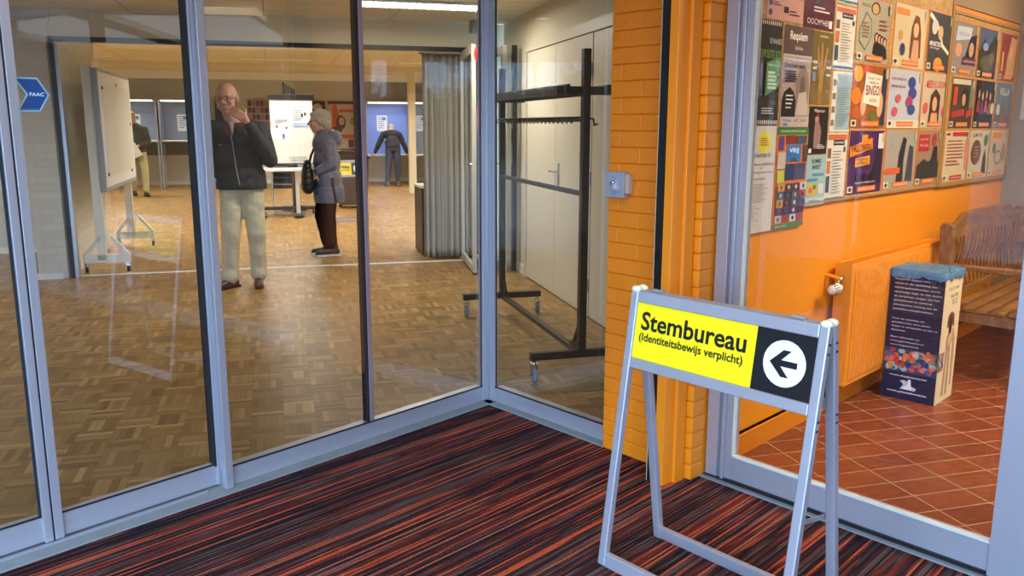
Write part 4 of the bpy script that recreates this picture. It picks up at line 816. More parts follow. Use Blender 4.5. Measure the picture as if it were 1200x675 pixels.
# ------------------------------------------------------------------ ceiling lamps
EM = bpy.data.materials.new('lamp_tube_glow'); EM.use_nodes = True; EM.node_tree.nodes['Principled BSDF'].inputs['Emission Color'].default_value = (1, .93, .8, 1); EM.node_tree.nodes['Principled BSDF'].inputs['Emission Strength'].default_value = 3.2
def recessed(label, c, d):
    t_ = thing('ceiling_lamp', label, 'lamp', HF, (c, d, 2.598), 0, 'recessed back hall lamps')
    m = MB(); m.box(-.64, .64, -.19, .19, -.006, 0, WHITE); m.build('frame', t_)
    m = MB(); m.box(-.61, .61, -.16, .16, -.008, -.006, M('opal_diffuser', srgb(236, 236, 230), .3)); m.build('diffuser', t_)
def lamp(label, c, d, z, L=1.3):
    t_ = thing('ceiling_lamp', label, 'lamp', HF, (c, d, z), 0, 'linear ceiling lamps')
    m = MB(); m.box(-L / 2, L / 2, -.08, .08, -.02, 0, WHITE); m.box(-L / 2 - .01, -L / 2, -.08, .08, -.06, 0, WHITE); m.box(L / 2, L / 2 + .01, -.08, .08, -.06, 0, WHITE); m.build('housing', t_)
    m = MB(); m.box(-L / 2, L / 2, -.06, .06, -.05, -.02, EM); m.build('diffuser', t_)
    m = MB()
    for i in range(14): m.box(-L / 2 + .03 + i * (L - .06) / 13, -L / 2 + .036 + i * (L - .06) / 13, -.075, .075, -.058, -.02, ALU2)
    m.build('louvre', t_); return t_
lamp('bright louvred ceiling lamp just inside the glass wall, above the coat rack', 1.28, 7.45, 2.478, 1.0)
lamp('ceiling lamp in the hall front left, beyond the brick pier', -4.2, 9.6, 2.478, 1.2)
for d in (11.2, 13.6, 16.2, 19.2):
    for c in (-3.2, .2, 3.0): recessed('recessed back hall ceiling lamp, %s row beyond the folding wall, %s' % ({11.2: 'first', 13.6: 'second', 16.2: 'third', 19.2: 'farthest'}[d], {-3.2: 'left', .2: 'middle', 3.0: 'right'}[c]), c, d)
for i, (c, d) in enumerate(((-1.0, 6.6), (-2.6, 7.4), (-3.0, 5.4))):
    spot('downlight_beam', HF, (c, d, 2.40), 32, WARM, 150, .9)
    k = thing('downlight', ['round ceiling downlight nearest the corner post', 'round ceiling downlight in front of the brick pier', 'round ceiling downlight behind the far left glass panel'][i], 'lamp', HF, (c, d, 2.478), 0, 'round ceiling downlights')
    m = MB(); m.lathe([(.10, 0), (.10, -.012), (.08, -.014), (.075, -.002), (0, -.002)], (0, 0, 0), WHITE); m.build('ring', k)
    m = MB(); m.lathe([(.0, -.008), (.07, -.008), (.07, -.003)], (0, 0, 0), EM); m.build('diffuser', k)
k = thing('speaker_box', 'small grey box fixed under the ceiling behind the glass corner post', 'speaker', HF, (2.12, 8.6, 2.36)); m = MB(); m.box(-.13, .13, -.06, .06, 0, .12, M('grey_plastic_box', srgb(150, 150, 140), .5)); m.build('housing', k, bevel=.01)
m = MB(); m.box(-.02, .02, -.02, .02, .11, .125, WHITE); m.build('bracket', k)
# wall washers
for d in (9.45, 10.35):
    spot('washer_light', HF, (-1.72, d, 2.30), 28, (1, .86, .6), 62, .5, (0, R(-14), 0))
    k = thing('wall_washer', 'small downlight grazing the pale brick wall, %s the whiteboard' % ('at the near edge of' if d < 10 else 'above the middle of'), 'lamp', HF, (-1.72, d, 2.42), 0, 'wall washer downlights')
    m = MB(); m.lathe([(.05, 0), (.055, -.07), (.045, -.07), (.04, -.01), (0, -.01)], (0, 0, 0), WHITE); m.build('housing', k); m = MB(); m.box(-.02, .02, -.02, .02, 0, .18, WHITE); m.build('stem', k)
# vents
for i, (c, d) in enumerate(((.95, 18.3), (1.75, 18.3))):
    k = thing('ceiling_vent', 'square ceiling vent %s in the back hall' % ('nearest the flip board' if i == 0 else 'nearest the white column'), 'vent', HF, (c, d, 2.6))
    m = MB()
    for q in (.28, .2, .12): m.box(-q, q, -q, q, -.012 - (.3 - q) * .05, -.004 - (.3 - q) * .05, WHITE if q != .2 else DGREY)
    m.build('grille', k)

# ------------------------------------------------------------------ mobile whiteboard near the pier
k = thing('mobile_whiteboard', 'large white pinboard on white wheeled feet beside the brick pier', 'whiteboard', HF, (-1.615, 9.1, 0))
WF_ = M('white_lacquered_wood', srgb(222, 218, 204), .5)
for y in (0, 1.9):
    m = MB(); m.box(-.085, .0, y - .02, y + .02, .12, 2.0, WF_); m.build('upright', k, bevel=.003)
    m = MB(); m.box(-.215, .215, y - .02, y + .02, .095, .18, WF_)
    for sg in (-1, 1):
        m.prism([(sg * .215 , .18), (sg * .17, .18), (sg * .05, .32), (sg * .05, .385)], (-.0, y - .02, 0), (1, 0, 0), (0, 0, 1), (0, .04, 0), WF_)
    m.build('foot', k, bevel=.003)
    for x in (-.19, .19):
        m = MB(); m.lathe([(0, -.012), (.03, -.012), (.032, 0), (.03, .012), (0, .012)], (x, y, .032), BLACK, axis='X'); m.box(x - .02, x + .02, y - .02, y + .02, .06, .095, CHROME); m.build('castor', k)
m = MB(); m.box(.0, .055, -.03, 1.93, .8, 1.98, M('grey_board_edge', srgb(150, 150, 146), .5)); m.build('board', k, bevel=.004)
m = MB(); m.box(.055, .058, 0, 1.9, .84, 1.95, WHITE); m.build('board_face', k)
m = MB(); m.box(.058, .060, .1, 1.82, .93, 1.85, ink(214, 212, 200)); m.build('paper_sheet', k)
for y, z, c in ((.95, 1.86, (220, 190, 60)), (1.75, 1.45, (190, 50, 40)), (.12, .96, (30, 30, 34)), (1.6, .93, (30, 30, 34)), (.14, 1.8, (30, 30, 34))):
    m = MB(); m.lathe([(0, .012), (.016, .01), (.018, 0)], (.060, y, z), ink(*c), 10, axis='X'); m.build('magnet', k)

# ------------------------------------------------------------------ voting booths
BG = M('booth_grey_blue_panel', srgb(128, 140, 158), .5, 0, .03); BB = M('booth_blue_panel', srgb(120, 144, 206), .5, 0, .03)
BF_ = M('booth_metal_frame', srgb(150, 156, 162), .35, .5)
def booth(label, c0, c1, d, zt, zb, pan, lightp, extra=0):
    t_ = thing('voting_booth', label, 'voting booth', HF, (c0, d, 0)); L = c1 - c0
    m = MB(); m.box(0, L, .62, .65, zb, zt, pan); m.build('back_panel', t_)
    for x in (0, L):
        m = MB(); m.box(x - .012, x + .012, .0, .62, zb, zt, pan); m.build('side_panel', t_)
        for y in (.0, .6): m = MB(); m.box(x - .015, x + .015, y - .015, y + .015, 0, zt + .02, BF_); m.build('leg', t_)
        m = MB(); m.box(x - .015, x + .015, 0, .6, 0, .03, BF_); m.build('foot_rail', t_)
    m = MB(); m.box(.0, L, .1, .62, zb - .03, zb, WHITE); m.build('shelf', t_)
    m = MB(); m.box(.03, L - .03, -.02, .04, zt, zt + .035, BF_); m.box(.05, L - .05, -.01, .03, zt - .006, zt, EM)
    for i in range(18): m.box(.05 + (L - .1) * i / 18, .05 + (L - .1) * (i + .45) / 18, -.022, -.02, zt + .004, zt + .03, EM)
    m.build('light_bar', t_)
    m = MB(); cx_ = L * .42; m.box(cx_ - .13, cx_ + .12, .612, .618, zt - .66, zt - .28, WHITE)
    flat(m, 1, 1, lines(cx_ - .1, cx_ + .08, zt - .62, zt - .32, 6, (120, 130, 160), 3, .4) + [('r', cx_, zt - .4, cx_ + .09, zt - .32, (90, 110, 170))], Matrix.Translation((0, .612, 0))); m.build('instruction_sheet', t_, fix=False)
    area('booth_light', HF, (c0 + L / 2, d + .05, zt + .0), L * .85, lightp, (.86, .9, 1), sy=.05)
    return t_
booth('leftmost grey voting booth, half hidden by the old man in green', -3.35, -2.42, 20.75, 1.96, 1.1, BG, 4)
booth('grey voting booth with an empty shelf left of the standing man', -2.36, -1.3, 20.75, 1.96, 1.1, BG, 4)
booth('blue lit voting booth where a man is bending over', 2.24, 3.33, 20.75, 1.96, .74, BB, 14)
booth('narrow grey voting booth right of the white column', 3.38, 4.05, 20.75, 1.96, .74, BG, 5)
# white column
m = MB(); m.box(2.83, 2.98, 18, 18.15, 0, 2.6, M('cream_column_paint', srgb(214, 206, 180), .5)); stu(m.build('trim_13', F=HF, bevel=.01))

# posters on the back wall
def wallposter(label, c0, c1, z0, z1, base, lay):
    t_ = thing('wall_poster', label, 'poster', HF, (c0, 22.19, z0)); w, h = c1 - c0, z1 - z0
    m = MB(); m.box(0, w, -.01, .0, 0, h, ink(*base)); flat(m, w, h, lay, y0=-.012, eps=.002); m.build('sheet', t_, fix=False)
wallposter('poster with orange bars and a dark haired figure behind the woman', 1.45, 2.13, .78, 2.04, (200, 190, 176), [('r', 0, 0, 1, .06, (40, 30, 30)), ('r', 0, .94, 1, 1, (40, 30, 30)), ('r', 0, .26, 1, .34, (190, 70, 40)), ('r', .4, .78, .95, .84, (200, 80, 40)), ('p', [(.1, .4), (.3, .36), (.4, .7), (.3, .95), (.15, .9)], (200, 90, 40)), ('e', .45, .58, .18, .14, (40, 34, 34)), ('e', .48, .6, .1, .08, (206, 160, 140)), ('p', [(.1, .36), (.5, .4), (.5, .5), (.2, .5)], (40, 36, 36)), ('e', .88, .6, .1, .08, (100, 170, 90)), ('r', .7, .08, .9, .24, (60, 40, 40))])
wallposter('dark poster with white round logo beside the flip board', 1.0, 1.38, 1.3, 2.03, (60, 36, 34), [('e', .5, .8, .3, .13, (200, 196, 190)), ('r', .1, .2, .9, .5, (110, 50, 40))])
wallposter('framed board of many small portrait photos behind the navy jacket man', -.5, .12, 1.2, 2.06, (190, 184, 170), [('r', .03 + .16 * i, .05 + .19 * j, .16 + .16 * i, .2 + .19 * j, [(120, 60, 60), (60, 60, 90), (170, 130, 100)][(i + j) % 3]) for i in range(6) for j in range(5)])
wallposter('blue poster behind the left shoulder of the navy jacket man', -1.25, -.75, 1.3, 2.05, (40, 60, 120), [('T', 'KUNST', .1, .7, .9, .85, (200, 210, 230)), ('r', .1, .2, .9, .5, (90, 110, 170))])

# flip board with notices, monitor, table, chairs, bin
k = thing('flip_board', 'white flip board with black top bar and voting notices on it', 'flip board', HF, (.02, 14.4, 0))
m = MB(); m.box(0, .67, -.015, .015, .83, 1.86, M('matt_board', srgb(196, 196, 190), .6)); m.build('board', k, bevel=.004)
m = MB(); m.box(-.02, .70, -.04, .03, 1.85, 1.93, BLACK); m.build('top_clamp', k, bevel=.004)
m = MB(); m.box(.3, .36, .0, .05, .12, 1.9, DGREY); m.box(0.02, .66, -.02, .02, .815, .835, DGREY); m.box(.24, .4, -.03, .03, .74, .815, BLACK); m.build('stand', k)
m = MB(); m.box(-.35, .65, -.03, .03, .075, .13, DGREY); m.box(.3, .36, -.25, .3, .075, .13, DGREY); m.build('base', k, bevel=.01)
for x, y in ((-.32, 0), (.62, 0), (.33, -.22), (.33, .27)):
    m = MB(); m.lathe([(0, -.012), (.035, -.012), (.038, 0), (.035, .012), (0, .012)], (x, y, .038), BLACK, axis='X'); m.build('castor', k)
T = Matrix.Translation((0, -.016, 0))
m = MB(); flat(m, 1, 1, [('r', .05, 1.22, .3, 1.55, (208, 208, 214)), ('r', .34, 1.45, .62, 1.78, (206, 206, 204)), ('t', 'Uw stem telt mee', .35, 1.72, .57, 1.76, (70, 70, 80))] + lines(.36, .5, 1.5, 1.68, 6, (110, 110, 120), 2, .35) + [('e', .5, 1.6, .02, .035, (40, 60, 110)), ('e', .55, 1.62, .018, .03, (60, 60, 70)), ('r', .35, 1.42, .6, 1.48, (150, 170, 200)), ('e', .1, 1.42, .02, .025, (150, 90, 90)), ('e', .2, 1.27, .018, .04, (40, 90, 160)), ('e', .25, 1.4, .02, .02, (110, 110, 150))] + lines(.07, .27, 1.46, 1.53, 3, (120, 120, 130), 2, .35) + [('t', 'LEGITIMATIE', .27, .905, .55, .94, (90, 90, 96)), ('t', 'VERPLICHT', .29, .86, .53, .895, (90, 90, 96))], T, eps=.0006); m.build('notices', k, fix=False)
k = thing('display_screen', 'black screen seen nearly edge-on above the flip board', 'screen', HF, (.25, 14.9, 0))
m = MB(); m.prism([(0, 0), (.03, 0), (.18, -.1), (.2, -.1), (.2, .06), (.05, .02), (0, .04)], (0, 0, 1.92), (1, 0, 0), (0, 1, 0), (0, 0, .2), BLACK)
m = MB()
for i in range(5): m.box(i * .042, i * .042 + .026, i * .02, i * .02 + .3, 1.92, 2.14 - i * .026, BLACK)
m.build('panel', k)
m = MB(); m.box(.08, .12, .1, .14, .05, 1.92, DGREY); m.box(-.1, .3, 0, .3, 0.03, .07, DGREY); m.build('stand', k)
k = thing('white_table', 'white topped table in front of the flip board', 'table', HF, (-.3, 13.7, 0))
m = MB(); m.box(0, .86, 0, .6, .735, .765, WHITE); m.build('tabletop', k, bevel=.004)
m = MB(); m.box(.66, .72, .28, .33, .05, .735, WHITE); m.box(.62, .76, .0, .6, .02, .05, DGREY); m.build('leg', k)
m = MB(); m.box(.1, .16, .28, .33, .05, .735, WHITE); m.box(.06, .2, .0, .6, .02, .05, DGREY); m.build('leg', k)
k = thing('table_notice', 'small white standing notice at the left end of the white table', 'notice', HF, (-.1, 13.75, .765))
m = MB(); m.box(0, .15, 0, .006, 0, .24, WHITE); flat(m, 1, 1, lines(.02, .13, .18, .22, 2, (110, 110, 120), 2, .4) + [('r', .02, .16, .13, .165, (120, 120, 120))]); m.build('sheet', k, fix=False)
m = MB(); m.box(.03, .12, -.0, .06, 0, .006, WHITE); m.build('foot', k)
CH = M('black_chair_plastic', srgb(38, 40, 42), .45)
k = thing('stacking_chair', 'lowest black chair of the stack behind the white table', 'chair', HF, (.22, 14.95, 0), 0, 'stack of black chairs')
m = MB(); m.prism([(-.22, .0), (.22, .0), (.2, .03), (-.2, .03)], (0, -.22, .40), (1, 0, 0), (0, 0, 1), (0, .42, 0), CH); m.build('seat', k, bevel=.01)
m = MB(); m.prism([(0, 0), (.03, 0), (.09, .38), (.06, .38)], (-.2, .2, .46), (0, 1, 0), (0, 0, 1), (.4, 0, 0), CH); m.build('backrest', k, bevel=.01)
for x in (-.2, .2):
    for y, yy in ((-.2, -.24), (.2, .26)): m = MB(); m.tube([(x, y, .43), (x * 1.1, yy, 0)], .011, CHROME, 8); m.build('leg', k)
chair0 = k
for i in range(1, 5):
    dup(chair0, HF @ Matrix.Translation((.22 + .0 * i, 14.95 - .03 * i, .0 + .085 * i)), ['', 'second black chair up in the stack behind the table', 'middle black chair of the stack behind the table', 'second black chair from the top of the stack', 'topmost black chair of the stack behind the table'][i])
k = thing('ballot_bin', 'large dark grey bin with rounded black lid behind the small sign', 'bin', HF, (1.38, 15.4, 0))
m = MB(); m.prism([(-.25, .06), (.24, .06), (.29, .86), (-.3, .86)], (0, -.25, 0), (1, 0, 0), (0, 0, 1), (0, .5, 0), DGREY); m.build('body', k, bevel=.02)
m = MB(); m.prism([(-.33, .86), (.31, .86), (.31, .9), (.2, .97), (0, 1.01), (-.2, 1.02), (-.33, .98)], (0, -.28, 0), (1, 0, 0), (0, 0, 1), (0, .56, 0), BLACK); m.build('lid', k, bevel=.02)
for x in (-.2, .2): m = MB(); m.lathe([(0, -.03), (.08, -.03), (.08, .03), (0, .03)], (x, .22, .08), BLACK, axis='X'); m.build('wheel', k)

# ------------------------------------------------------------------ people
def caps(mb, p, q, r1, r2, n=7, m=None):
    p, q = Vector(p), Vector(q); pts = []; rr = []
    d = q - p; L = max(d.length, 1e-5); d.normalize()
    for i in range(4): a = pi / 2 * (1 - i / 4); pts.append(p - d * r1 * sin(a)); rr.append(max(r1 * cos(a), .0004))
    for i in range(n + 1): pts.append(p.lerp(q, i / n)); rr.append(r1 + (r2 - r1) * i / n)
    for i in range(1, 5): a = pi / 2 * i / 4; pts.append(q + d * r2 * sin(a)); rr.append(max(r2 * cos(a), .0004))
    mb.tube(pts, rr, m, 14)
def chain(mb, pts, rs, m):
    for i in range(len(pts) - 1): caps(mb, pts[i], pts[i + 1], rs[i], rs[i + 1], m=m)
def remesh(mb, name, parent, voxel, smooth=3, disp=0, dsc=.12, cut=None):
    o = mb.build(name, parent, fix=True)
    md = o.modifiers.new('r', 'REMESH'); md.mode = 'VOXEL'; md.voxel_size = voxel; md.use_smooth_shade = True
    if smooth: s = o.modifiers.new('s', 'SMOOTH'); s.factor = .6; s.iterations = smooth
    if disp:
        tx = bpy.data.textures.new('folds', 'CLOUDS'); tx.noise_scale = dsc; dm = o.modifiers.new('d', 'DISPLACE'); dm.texture = tx; dm.strength = disp; dm.mid_level = .5
    dg = bpy.context.evaluated_depsgraph_get(); dg.update()
    me = bpy.data.meshes.new_from_object(o.evaluated_get(dg)); mat = list(mb.mats)
    if cut is not None:
        b = bmesh.new(); b.from_mesh(me); r = bmesh.ops.bisect_plane(b, geom=b.verts[:] + b.edges[:] + b.faces[:], plane_co=(0, 0, cut), plane_no=(0, 0, -1), clear_outer=True)
        ed_ = [e for e in r['geom_cut'] if isinstance(e, bmesh.types.BMEdge)]; bmesh.ops.holes_fill(b, edges=ed_, sides=0); b.to_mesh(me); b.free()
    o.modifiers.clear(); o.data = me
    if not me.materials: me.materials.append(mat[0])
    for p_ in me.polygons: p_.use_smooth = True
    return o
SKIN = M('skin', srgb(196, 142, 118), .5, 0, .08, 30); SKIN2 = M('pale_skin', srgb(206, 160, 136), .5, 0, .08, 30)
def hand(mb, wrist, dirn, palm_n, m, curl=.5, side=1, s=1.0):
    """palm and five fingers; dirn = towards the fingertips, palm_n = palm normal"""
    w = Vector(wrist); d = Vector(dirn).normalized(); n = Vector(palm_n); n = (n - d * n.dot(d)).normalized(); a = d.cross(n) * side
    c = w + d * .045 * s
    for k_ in (-.028, -.01, .01, .028): caps(mb, w + d * .01 + a * k_ * .7 * s, w + d * .085 * s + a * k_ * s, .014 * s, .012 * s, m=m)
    for k_, L in zip((-.03, -.01, .01, .03), (.062, .074, .08, .07)):
        p = w + d * .088 * s + a * k_ * s; rr = .0085 * s; q = p; dd_ = d.copy()
        for j, f in enumerate((.45, .32, .23)):
            dd_ = (dd_ * cos(curl * .6) + n * sin(curl * .6)).normalized(); nn = q + dd_ * L * f * s; caps(mb, q, nn, rr, rr * .92, 3, m=m); q = nn; rr *= .92
    p = w + d * .03 * s + a * .03 * s; q = p + (d * .5 + a * .8 + n * .3).normalized() * .04 * s; r3 = q + (d * .9 + a * .25 + n * .4).normalized() * .03 * s
    caps(mb, p, q, .013 * s, .010 * s, 3, m=m); caps(mb, q, r3, .010 * s, .0085 * s, 3, m=m)
def head(mb, c, face, up, m, s=1.0):
    """skull, jaw, nose, ears, brow, lips about centre c; face = look direction"""
    c = Vector(c); f = Vector(face).normalized(); u = Vector(up); u = (u - f * u.dot(f)).normalized(); r = f.cross(u)
    T = Matrix((r, f, u)).transposed().to_4x4()
    def P_(x, y, z): return c + (r * x + f * y + u * z) * s
    mb.ell(P_(0, -.012, .028), (.076 * s, .094 * s, .088 * s), m, T, 22, 14)
    mb.ell(P_(0, .018, -.03), (.064 * s, .074 * s, .08 * s), m, T, 22, 14)
    mb.ell(P_(0, .050, -.088), (.030 * s, .026 * s, .022 * s), m, T)
    mb.ell(P_(0, .075, .026), (.05 * s, .012 * s, .010 * s), m, T)
    caps(mb, P_(0, .086, .012), P_(0, .108, -.022), .008 * s, .012 * s, 3, m)
    mb.ell(P_(-.011, .094, -.026), (.008 * s, .009 * s, .007 * s), m, T); mb.ell(P_(.011, .094, -.026), (.008 * s, .009 * s, .007 * s), m, T)
    mb.ell(P_(0, .084, -.052), (.022 * s, .010 * s, .005 * s), m, T); mb.ell(P_(0, .082, -.062), (.018 * s, .010 * s, .005 * s), m, T)
    for sg in (-1, 1):
        mb.ell(P_(sg * .078, -.008, -.004), (.010 * s, .018 * s, .030 * s), m, T); mb.ell(P_(sg * .04, .068, -.02), (.022 * s, .02 * s, .02 * s), m, T)
    return P_, T
def shoe(root, ankle, toe, m, sole=None, name='shoe', L=.28):
    a = Vector(ankle); d = Vector(toe); d.z = 0; d.normalize(); s_ = Vector((d.y, -d.x, 0)); mb = MB()
    def P_(f, w, z): return a + d * f + s_ * w + Vector((0, 0, z - a.z))
    caps(mb, P_(-.05, 0, .045), P_(.02, 0, .05), .04, .042, m=m); caps(mb, P_(.02, 0, .05), P_(.15, 0, .034), .042, .034, m=m); caps(mb, P_(.1, .012, .034), P_(.16, .0, .03), .036, .03, m=m)
    caps(mb, P_(-.03, 0, .05), P_(-.035, 0, .1), .042, .04, m=m)
    T = Matrix((d, s_, (0, 0, 1))).transposed().to_4x4(); T.translation = (a.x, a.y, 0)
    o = remesh(mb, name, root, .006, 2)
    mb = MB(); mb.prism([(-.09, -.03), (-.08, -.038), (.0, -.034), (.1, -.044), (.17, -.034), (.195, 0), (.17, .034), (.1, .04), (.0, .034), (-.08, .038), (-.09, .03)], T @ Vector((0, 0, 0)), d, s_, (0, 0, .022), sole or m); mb.build('sole', o)
    return o

# ---- man in the navy jacket: faces the viewer, left hand raised to his mouth
JK = M('navy_jacket_cloth', srgb(36, 38, 44), .75, 0, .15, 14, .3, bscale=22); BEI = M('beige_trouser_cloth', srgb(196, 186, 156), .85, 0, .06, 9, .5, bscale=14); BSH = M('brown_leather', srgb(70, 44, 32), .4, 0, .15, 20)
k = thing('person', 'bald man in dark navy jacket and beige trousers holding a hand to his mouth', 'person', HF, (-.26, 7.96, 0))
hc = (-.085, -.05, 1.672)
b = MB()
P_, TT = head(b, hc, (-.25, -1, -.12), (0, 0, 1), SKIN, 1.16)
chain(b, [(-.075, -.01, 1.59), (-.05, .0, 1.48)], [.062, .07], SKIN)
b.ell((-.03, .0, 1.28), (.17, .10, .20), SKIN); b.ell((.0, .0, .95), (.15, .10, .14), SKIN); caps(b, (-.03, 0, 1.25), (0, 0, .95), .12, .12, m=SKIN)
sl, sr = (.17, .0, 1.42), (-.22, .0, 1.42)
el, wl_ = (.235, -.06, 1.16), (.07, -.235, 1.49)
er, wr = (-.27, .03, 1.13), (-.285, -.04, .88)
chain(b, [(0, 0, 1.44), sl, el, wl_], [.06, .052, .042, .028], SKIN); chain(b, [(-.05, 0, 1.44), sr, er, wr], [.06, .052, .042, .028], SKIN)
hand(b, wl_, (-.80, .22, .62), (-.3, .9, .1), SKIN, .5, -1, 1.08)
hand(b, wr, (0, -.05, -1), (.9, 0, 0), SKIN, .4, 1, 1.0)
hl, hr = (.085, 0, .92), (-.085, 0, .92); kl, kr = (.10, -.05, .50), (-.11, -.08, .50); al, ar_ = (.10, .0, .09), (-.14, -.05, .09)
chain(b, [hl, kl, al], [.08, .055, .035], SKIN); chain(b, [hr, kr, ar_], [.08, .055, .035], SKIN)
remesh(b, 'body', k, .0065, 2)
j = MB()
j.ell((-.03, .01, 1.36), (.225, .135, .13), JK); j.ell((-.01, .0, 1.16), (.215, .15, .20), JK); j.ell((.0, .0, 1.0), (.215, .15, .16), JK); j.ell((.0, .0, .92), (.225, .155, .2), JK)
chain(j, [(.10, 0, 1.42), (.185, .0, 1.40), (.25, -.06, 1.14)], [.08, .083, .072], JK); chain(j, [(.25, -.06, 1.15), (.10, -.215, 1.44)], [.075, .05], JK)
chain(j, [(-.12, 0, 1.42), (-.225, .0, 1.40), er], [.08, .083, .07], JK); chain(j, [er, (-.285, -.035, .95)], [.07, .048], JK)
chain(j, [(-.14, .0, 1.49), (-.13, .05, 1.53), (-.05, .075, 1.55), (.04, .05, 1.53), (.055, .0, 1.49)], [.035, .035, .035, .035, .035], JK)
remesh(j, 'jacket', k, .010, 4, .02, .1, cut=.885)
m = MB(); m.tube([(-.055, -.10, 1.47), (-.06, -.142, 1.35), (-.045, -.165, 1.2), (-.03, -.17, 1.05), (-.01, -.18, .93)], .004, M('zip_metal', srgb(160, 156, 150), .4, .5), 6); m.build('zip', k)
RL = M('dark_red_lining', srgb(92, 36, 36), .8)
m = MB(); m.prism([(-.10, 1.48), (-.06, 1.44), (-.075, 1.34), (-.13, 1.40)], (0, -.15, 0), (1, 0, 0), (0, 0, 1), (0, .03, 0), RL); m.prism([(.0, 1.46), (.06, 1.44), (.05, 1.39), (-.02, 1.38)], (0, -.15, 0), (1, 0, 0), (0, 0, 1), (0, .03, 0), RL); m.build('lining', k, bevel=.006)
m = MB(); m.prism([(-.075, 1.47), (-.03, 1.47), (-.045, 1.36)], (0, -.145, 0), (1, 0, 0), (0, 0, 1), (0, .03, 0), M('shirt_cloth', srgb(170, 166, 160), .8)); m.build('shirt', k)
tr_ = MB(); tr_.ell((0, 0, .93), (.165, .12, .11), BEI)
chain(tr_, [(.085, 0, .90), (.09, -.02, .70), (.105, -.05, .49), (.105, .005, .17)], [.105, .098, .082, .072], BEI); chain(tr_, [(-.085, 0, .90), (-.10, -.04, .70), (-.115, -.08, .49), (-.14, -.05, .16)], [.105, .098, .082, .072], BEI)
caps(tr_, (.105, .005, .2), (.105, .0, .12), .07, .078, m=BEI); caps(tr_, (-.14, -.05, .2), (-.14, -.052, .11), .07, .078, m=BEI)
remesh(tr_, 'trousers', k, .010, 3, .022, .09)
shoe(k, (.10, .0, .09), (.02, -1, 0), BSH, BLACK); shoe(k, (-.14, -.05, .09), (-.75, -.75, 0), BSH, BLACK)
GL = M('spectacle_frame', srgb(30, 24, 24), .3)
m = MB()
for sg in (-1, 1):
    m.tube([P_(sg * .034 + .027 * cos(a), .096, .008 + .019 * sin(a)) for a in [i * pi / 8 for i in range(17)]], .0022, GL, 6)
    m.tube([P_(sg * .062, .096, .012), P_(sg * .082, .04, .012), P_(sg * .084, -.01, .01)], .002, GL, 6)
m.tube([P_(-.008, .1, .012), P_(.008, .1, .012)], .002, GL, 6); m.build('spectacles', k)
EY = M('eye', srgb(40, 30, 28), .2)
m = MB(); m.ell(P_(-.032, .085, .006), (.010, .006, .006), EY, TT); m.ell(P_(.032, .085, .006), (.010, .006, .006), EY, TT); m.build('eyes', k)
HG = M('short_grey_hair', srgb(150, 140, 130), .9)
h_ = MB()
for sg in (-1, 1): h_.ell(P_(sg * .070, -.04, .01), (.012, .04, .035), HG, TT)
h_.ell(P_(0, -.088, .0), (.055, .02, .045), HG, TT); remesh(h_, 'hair', k, .006, 2)

# ---- woman in the blue quilted coat, in profile facing left
def quilt(name, col):
    t = NT(name); v, x, y, z = t.xyz(); n = t.noise(v, 12, 3)
    t.put(t.b.inputs['Base Color'], t.mixc(n, tuple(c * .85 for c in col[:3]) + (1,), tuple(c * 1.1 for c in col[:3]) + (1,)))
    t.b.inputs['Roughness'].default_value = .45
    wv = t.math('SINE', t.math('MULTIPLY', t.math('ADD', z, t.math('MULTIPLY', n, .03)), 75.0)); t.bump(t.math('ADD', t.math('ABSOLUTE', wv), t.math('MULTIPLY', t.noise(v, 25, 3), .3)), .35, .006); return t.m
QB = quilt('blue_quilted_cloth', srgb(92, 106, 132)); NV = M('dark_navy_trousers', srgb(13, 17, 34), .95, 0, .1, 9, .3, bscale=15, spec=.05)
k = thing('person', 'grey haired woman in blue quilted coat standing in profile facing left', 'person', HF, (.58, 9.7, 0))
b = MB(); hc2 = (-.055, 0, 1.48)
P2, T2 = head(b, hc2, (-1, -.12, -.02), (0, 0, 1), SKIN2, 1.05)
chain(b, [(-.025, 0, 1.42), (.01, 0, 1.32)], [.052, .058], SKIN2); b.ell((.02, 0, 1.15), (.10, .15, .2), SKIN2); b.ell((.02, 0, .85), (.11, .15, .13), SKIN2); caps(b, (.02, 0, 1.15), (.02, 0, .85), .11, .11, m=SKIN2)
eN, wN = (.05, -.19, 1.03), (-.10, -.16, .93)
chain(b, [(.02, 0, 1.28), (.03, -.16, 1.27), eN, wN], [.05, .045, .038, .026], SKIN2); chain(b, [(.02, 0, 1.28), (.03, .16, 1.27), (.05, .19, 1.03), (-.10, .15, .95)], [.05, .045, .038, .026], SKIN2)
hand(b, wN, (-.6, .3, -.6), (.4, .9, 0), SKIN2, .6, 1, .9); hand(b, (-.10, .15, .95), (-.6, -.3, -.6), (.4, -.9, 0), SKIN2, .6, -1, .9)
chain(b, [(.02, -.08, .84), (.0, -.09, .46), (.03, -.08, .08)], [.075, .05, .032], SKIN2); chain(b, [(.02, .08, .84), (-.03, .09, .46), (-.0, .08, .08)], [.075, .05, .032], SKIN2)
remesh(b, 'body', k, .0065, 2)
j = MB(); j.ell((.01, 0, 1.24), (.145, .20, .14), QB); j.ell((.02, 0, 1.05), (.15, .20, .2), QB); j.ell((.02, 0, .86), (.16, .21, .2), QB); j.ell((.03, 0, .68), (.175, .22, .26), QB)
chain(j, [(.03, -.12, 1.27), (.035, -.17, 1.25), (.055, -.2, 1.03), (-.08, -.175, .955)], [.075, .075, .062, .05], QB); chain(j, [(.03, .12, 1.27), (.035, .17, 1.25), (.055, .2, 1.03), (-.08, .17, .955)], [.075, .075, .062, .05], QB)
j.ell((-.02, 0, 1.37), (.07, .075, .045), QB); o = remesh(j, 'coat', k, .010, 4, .012, .08, cut=.60)
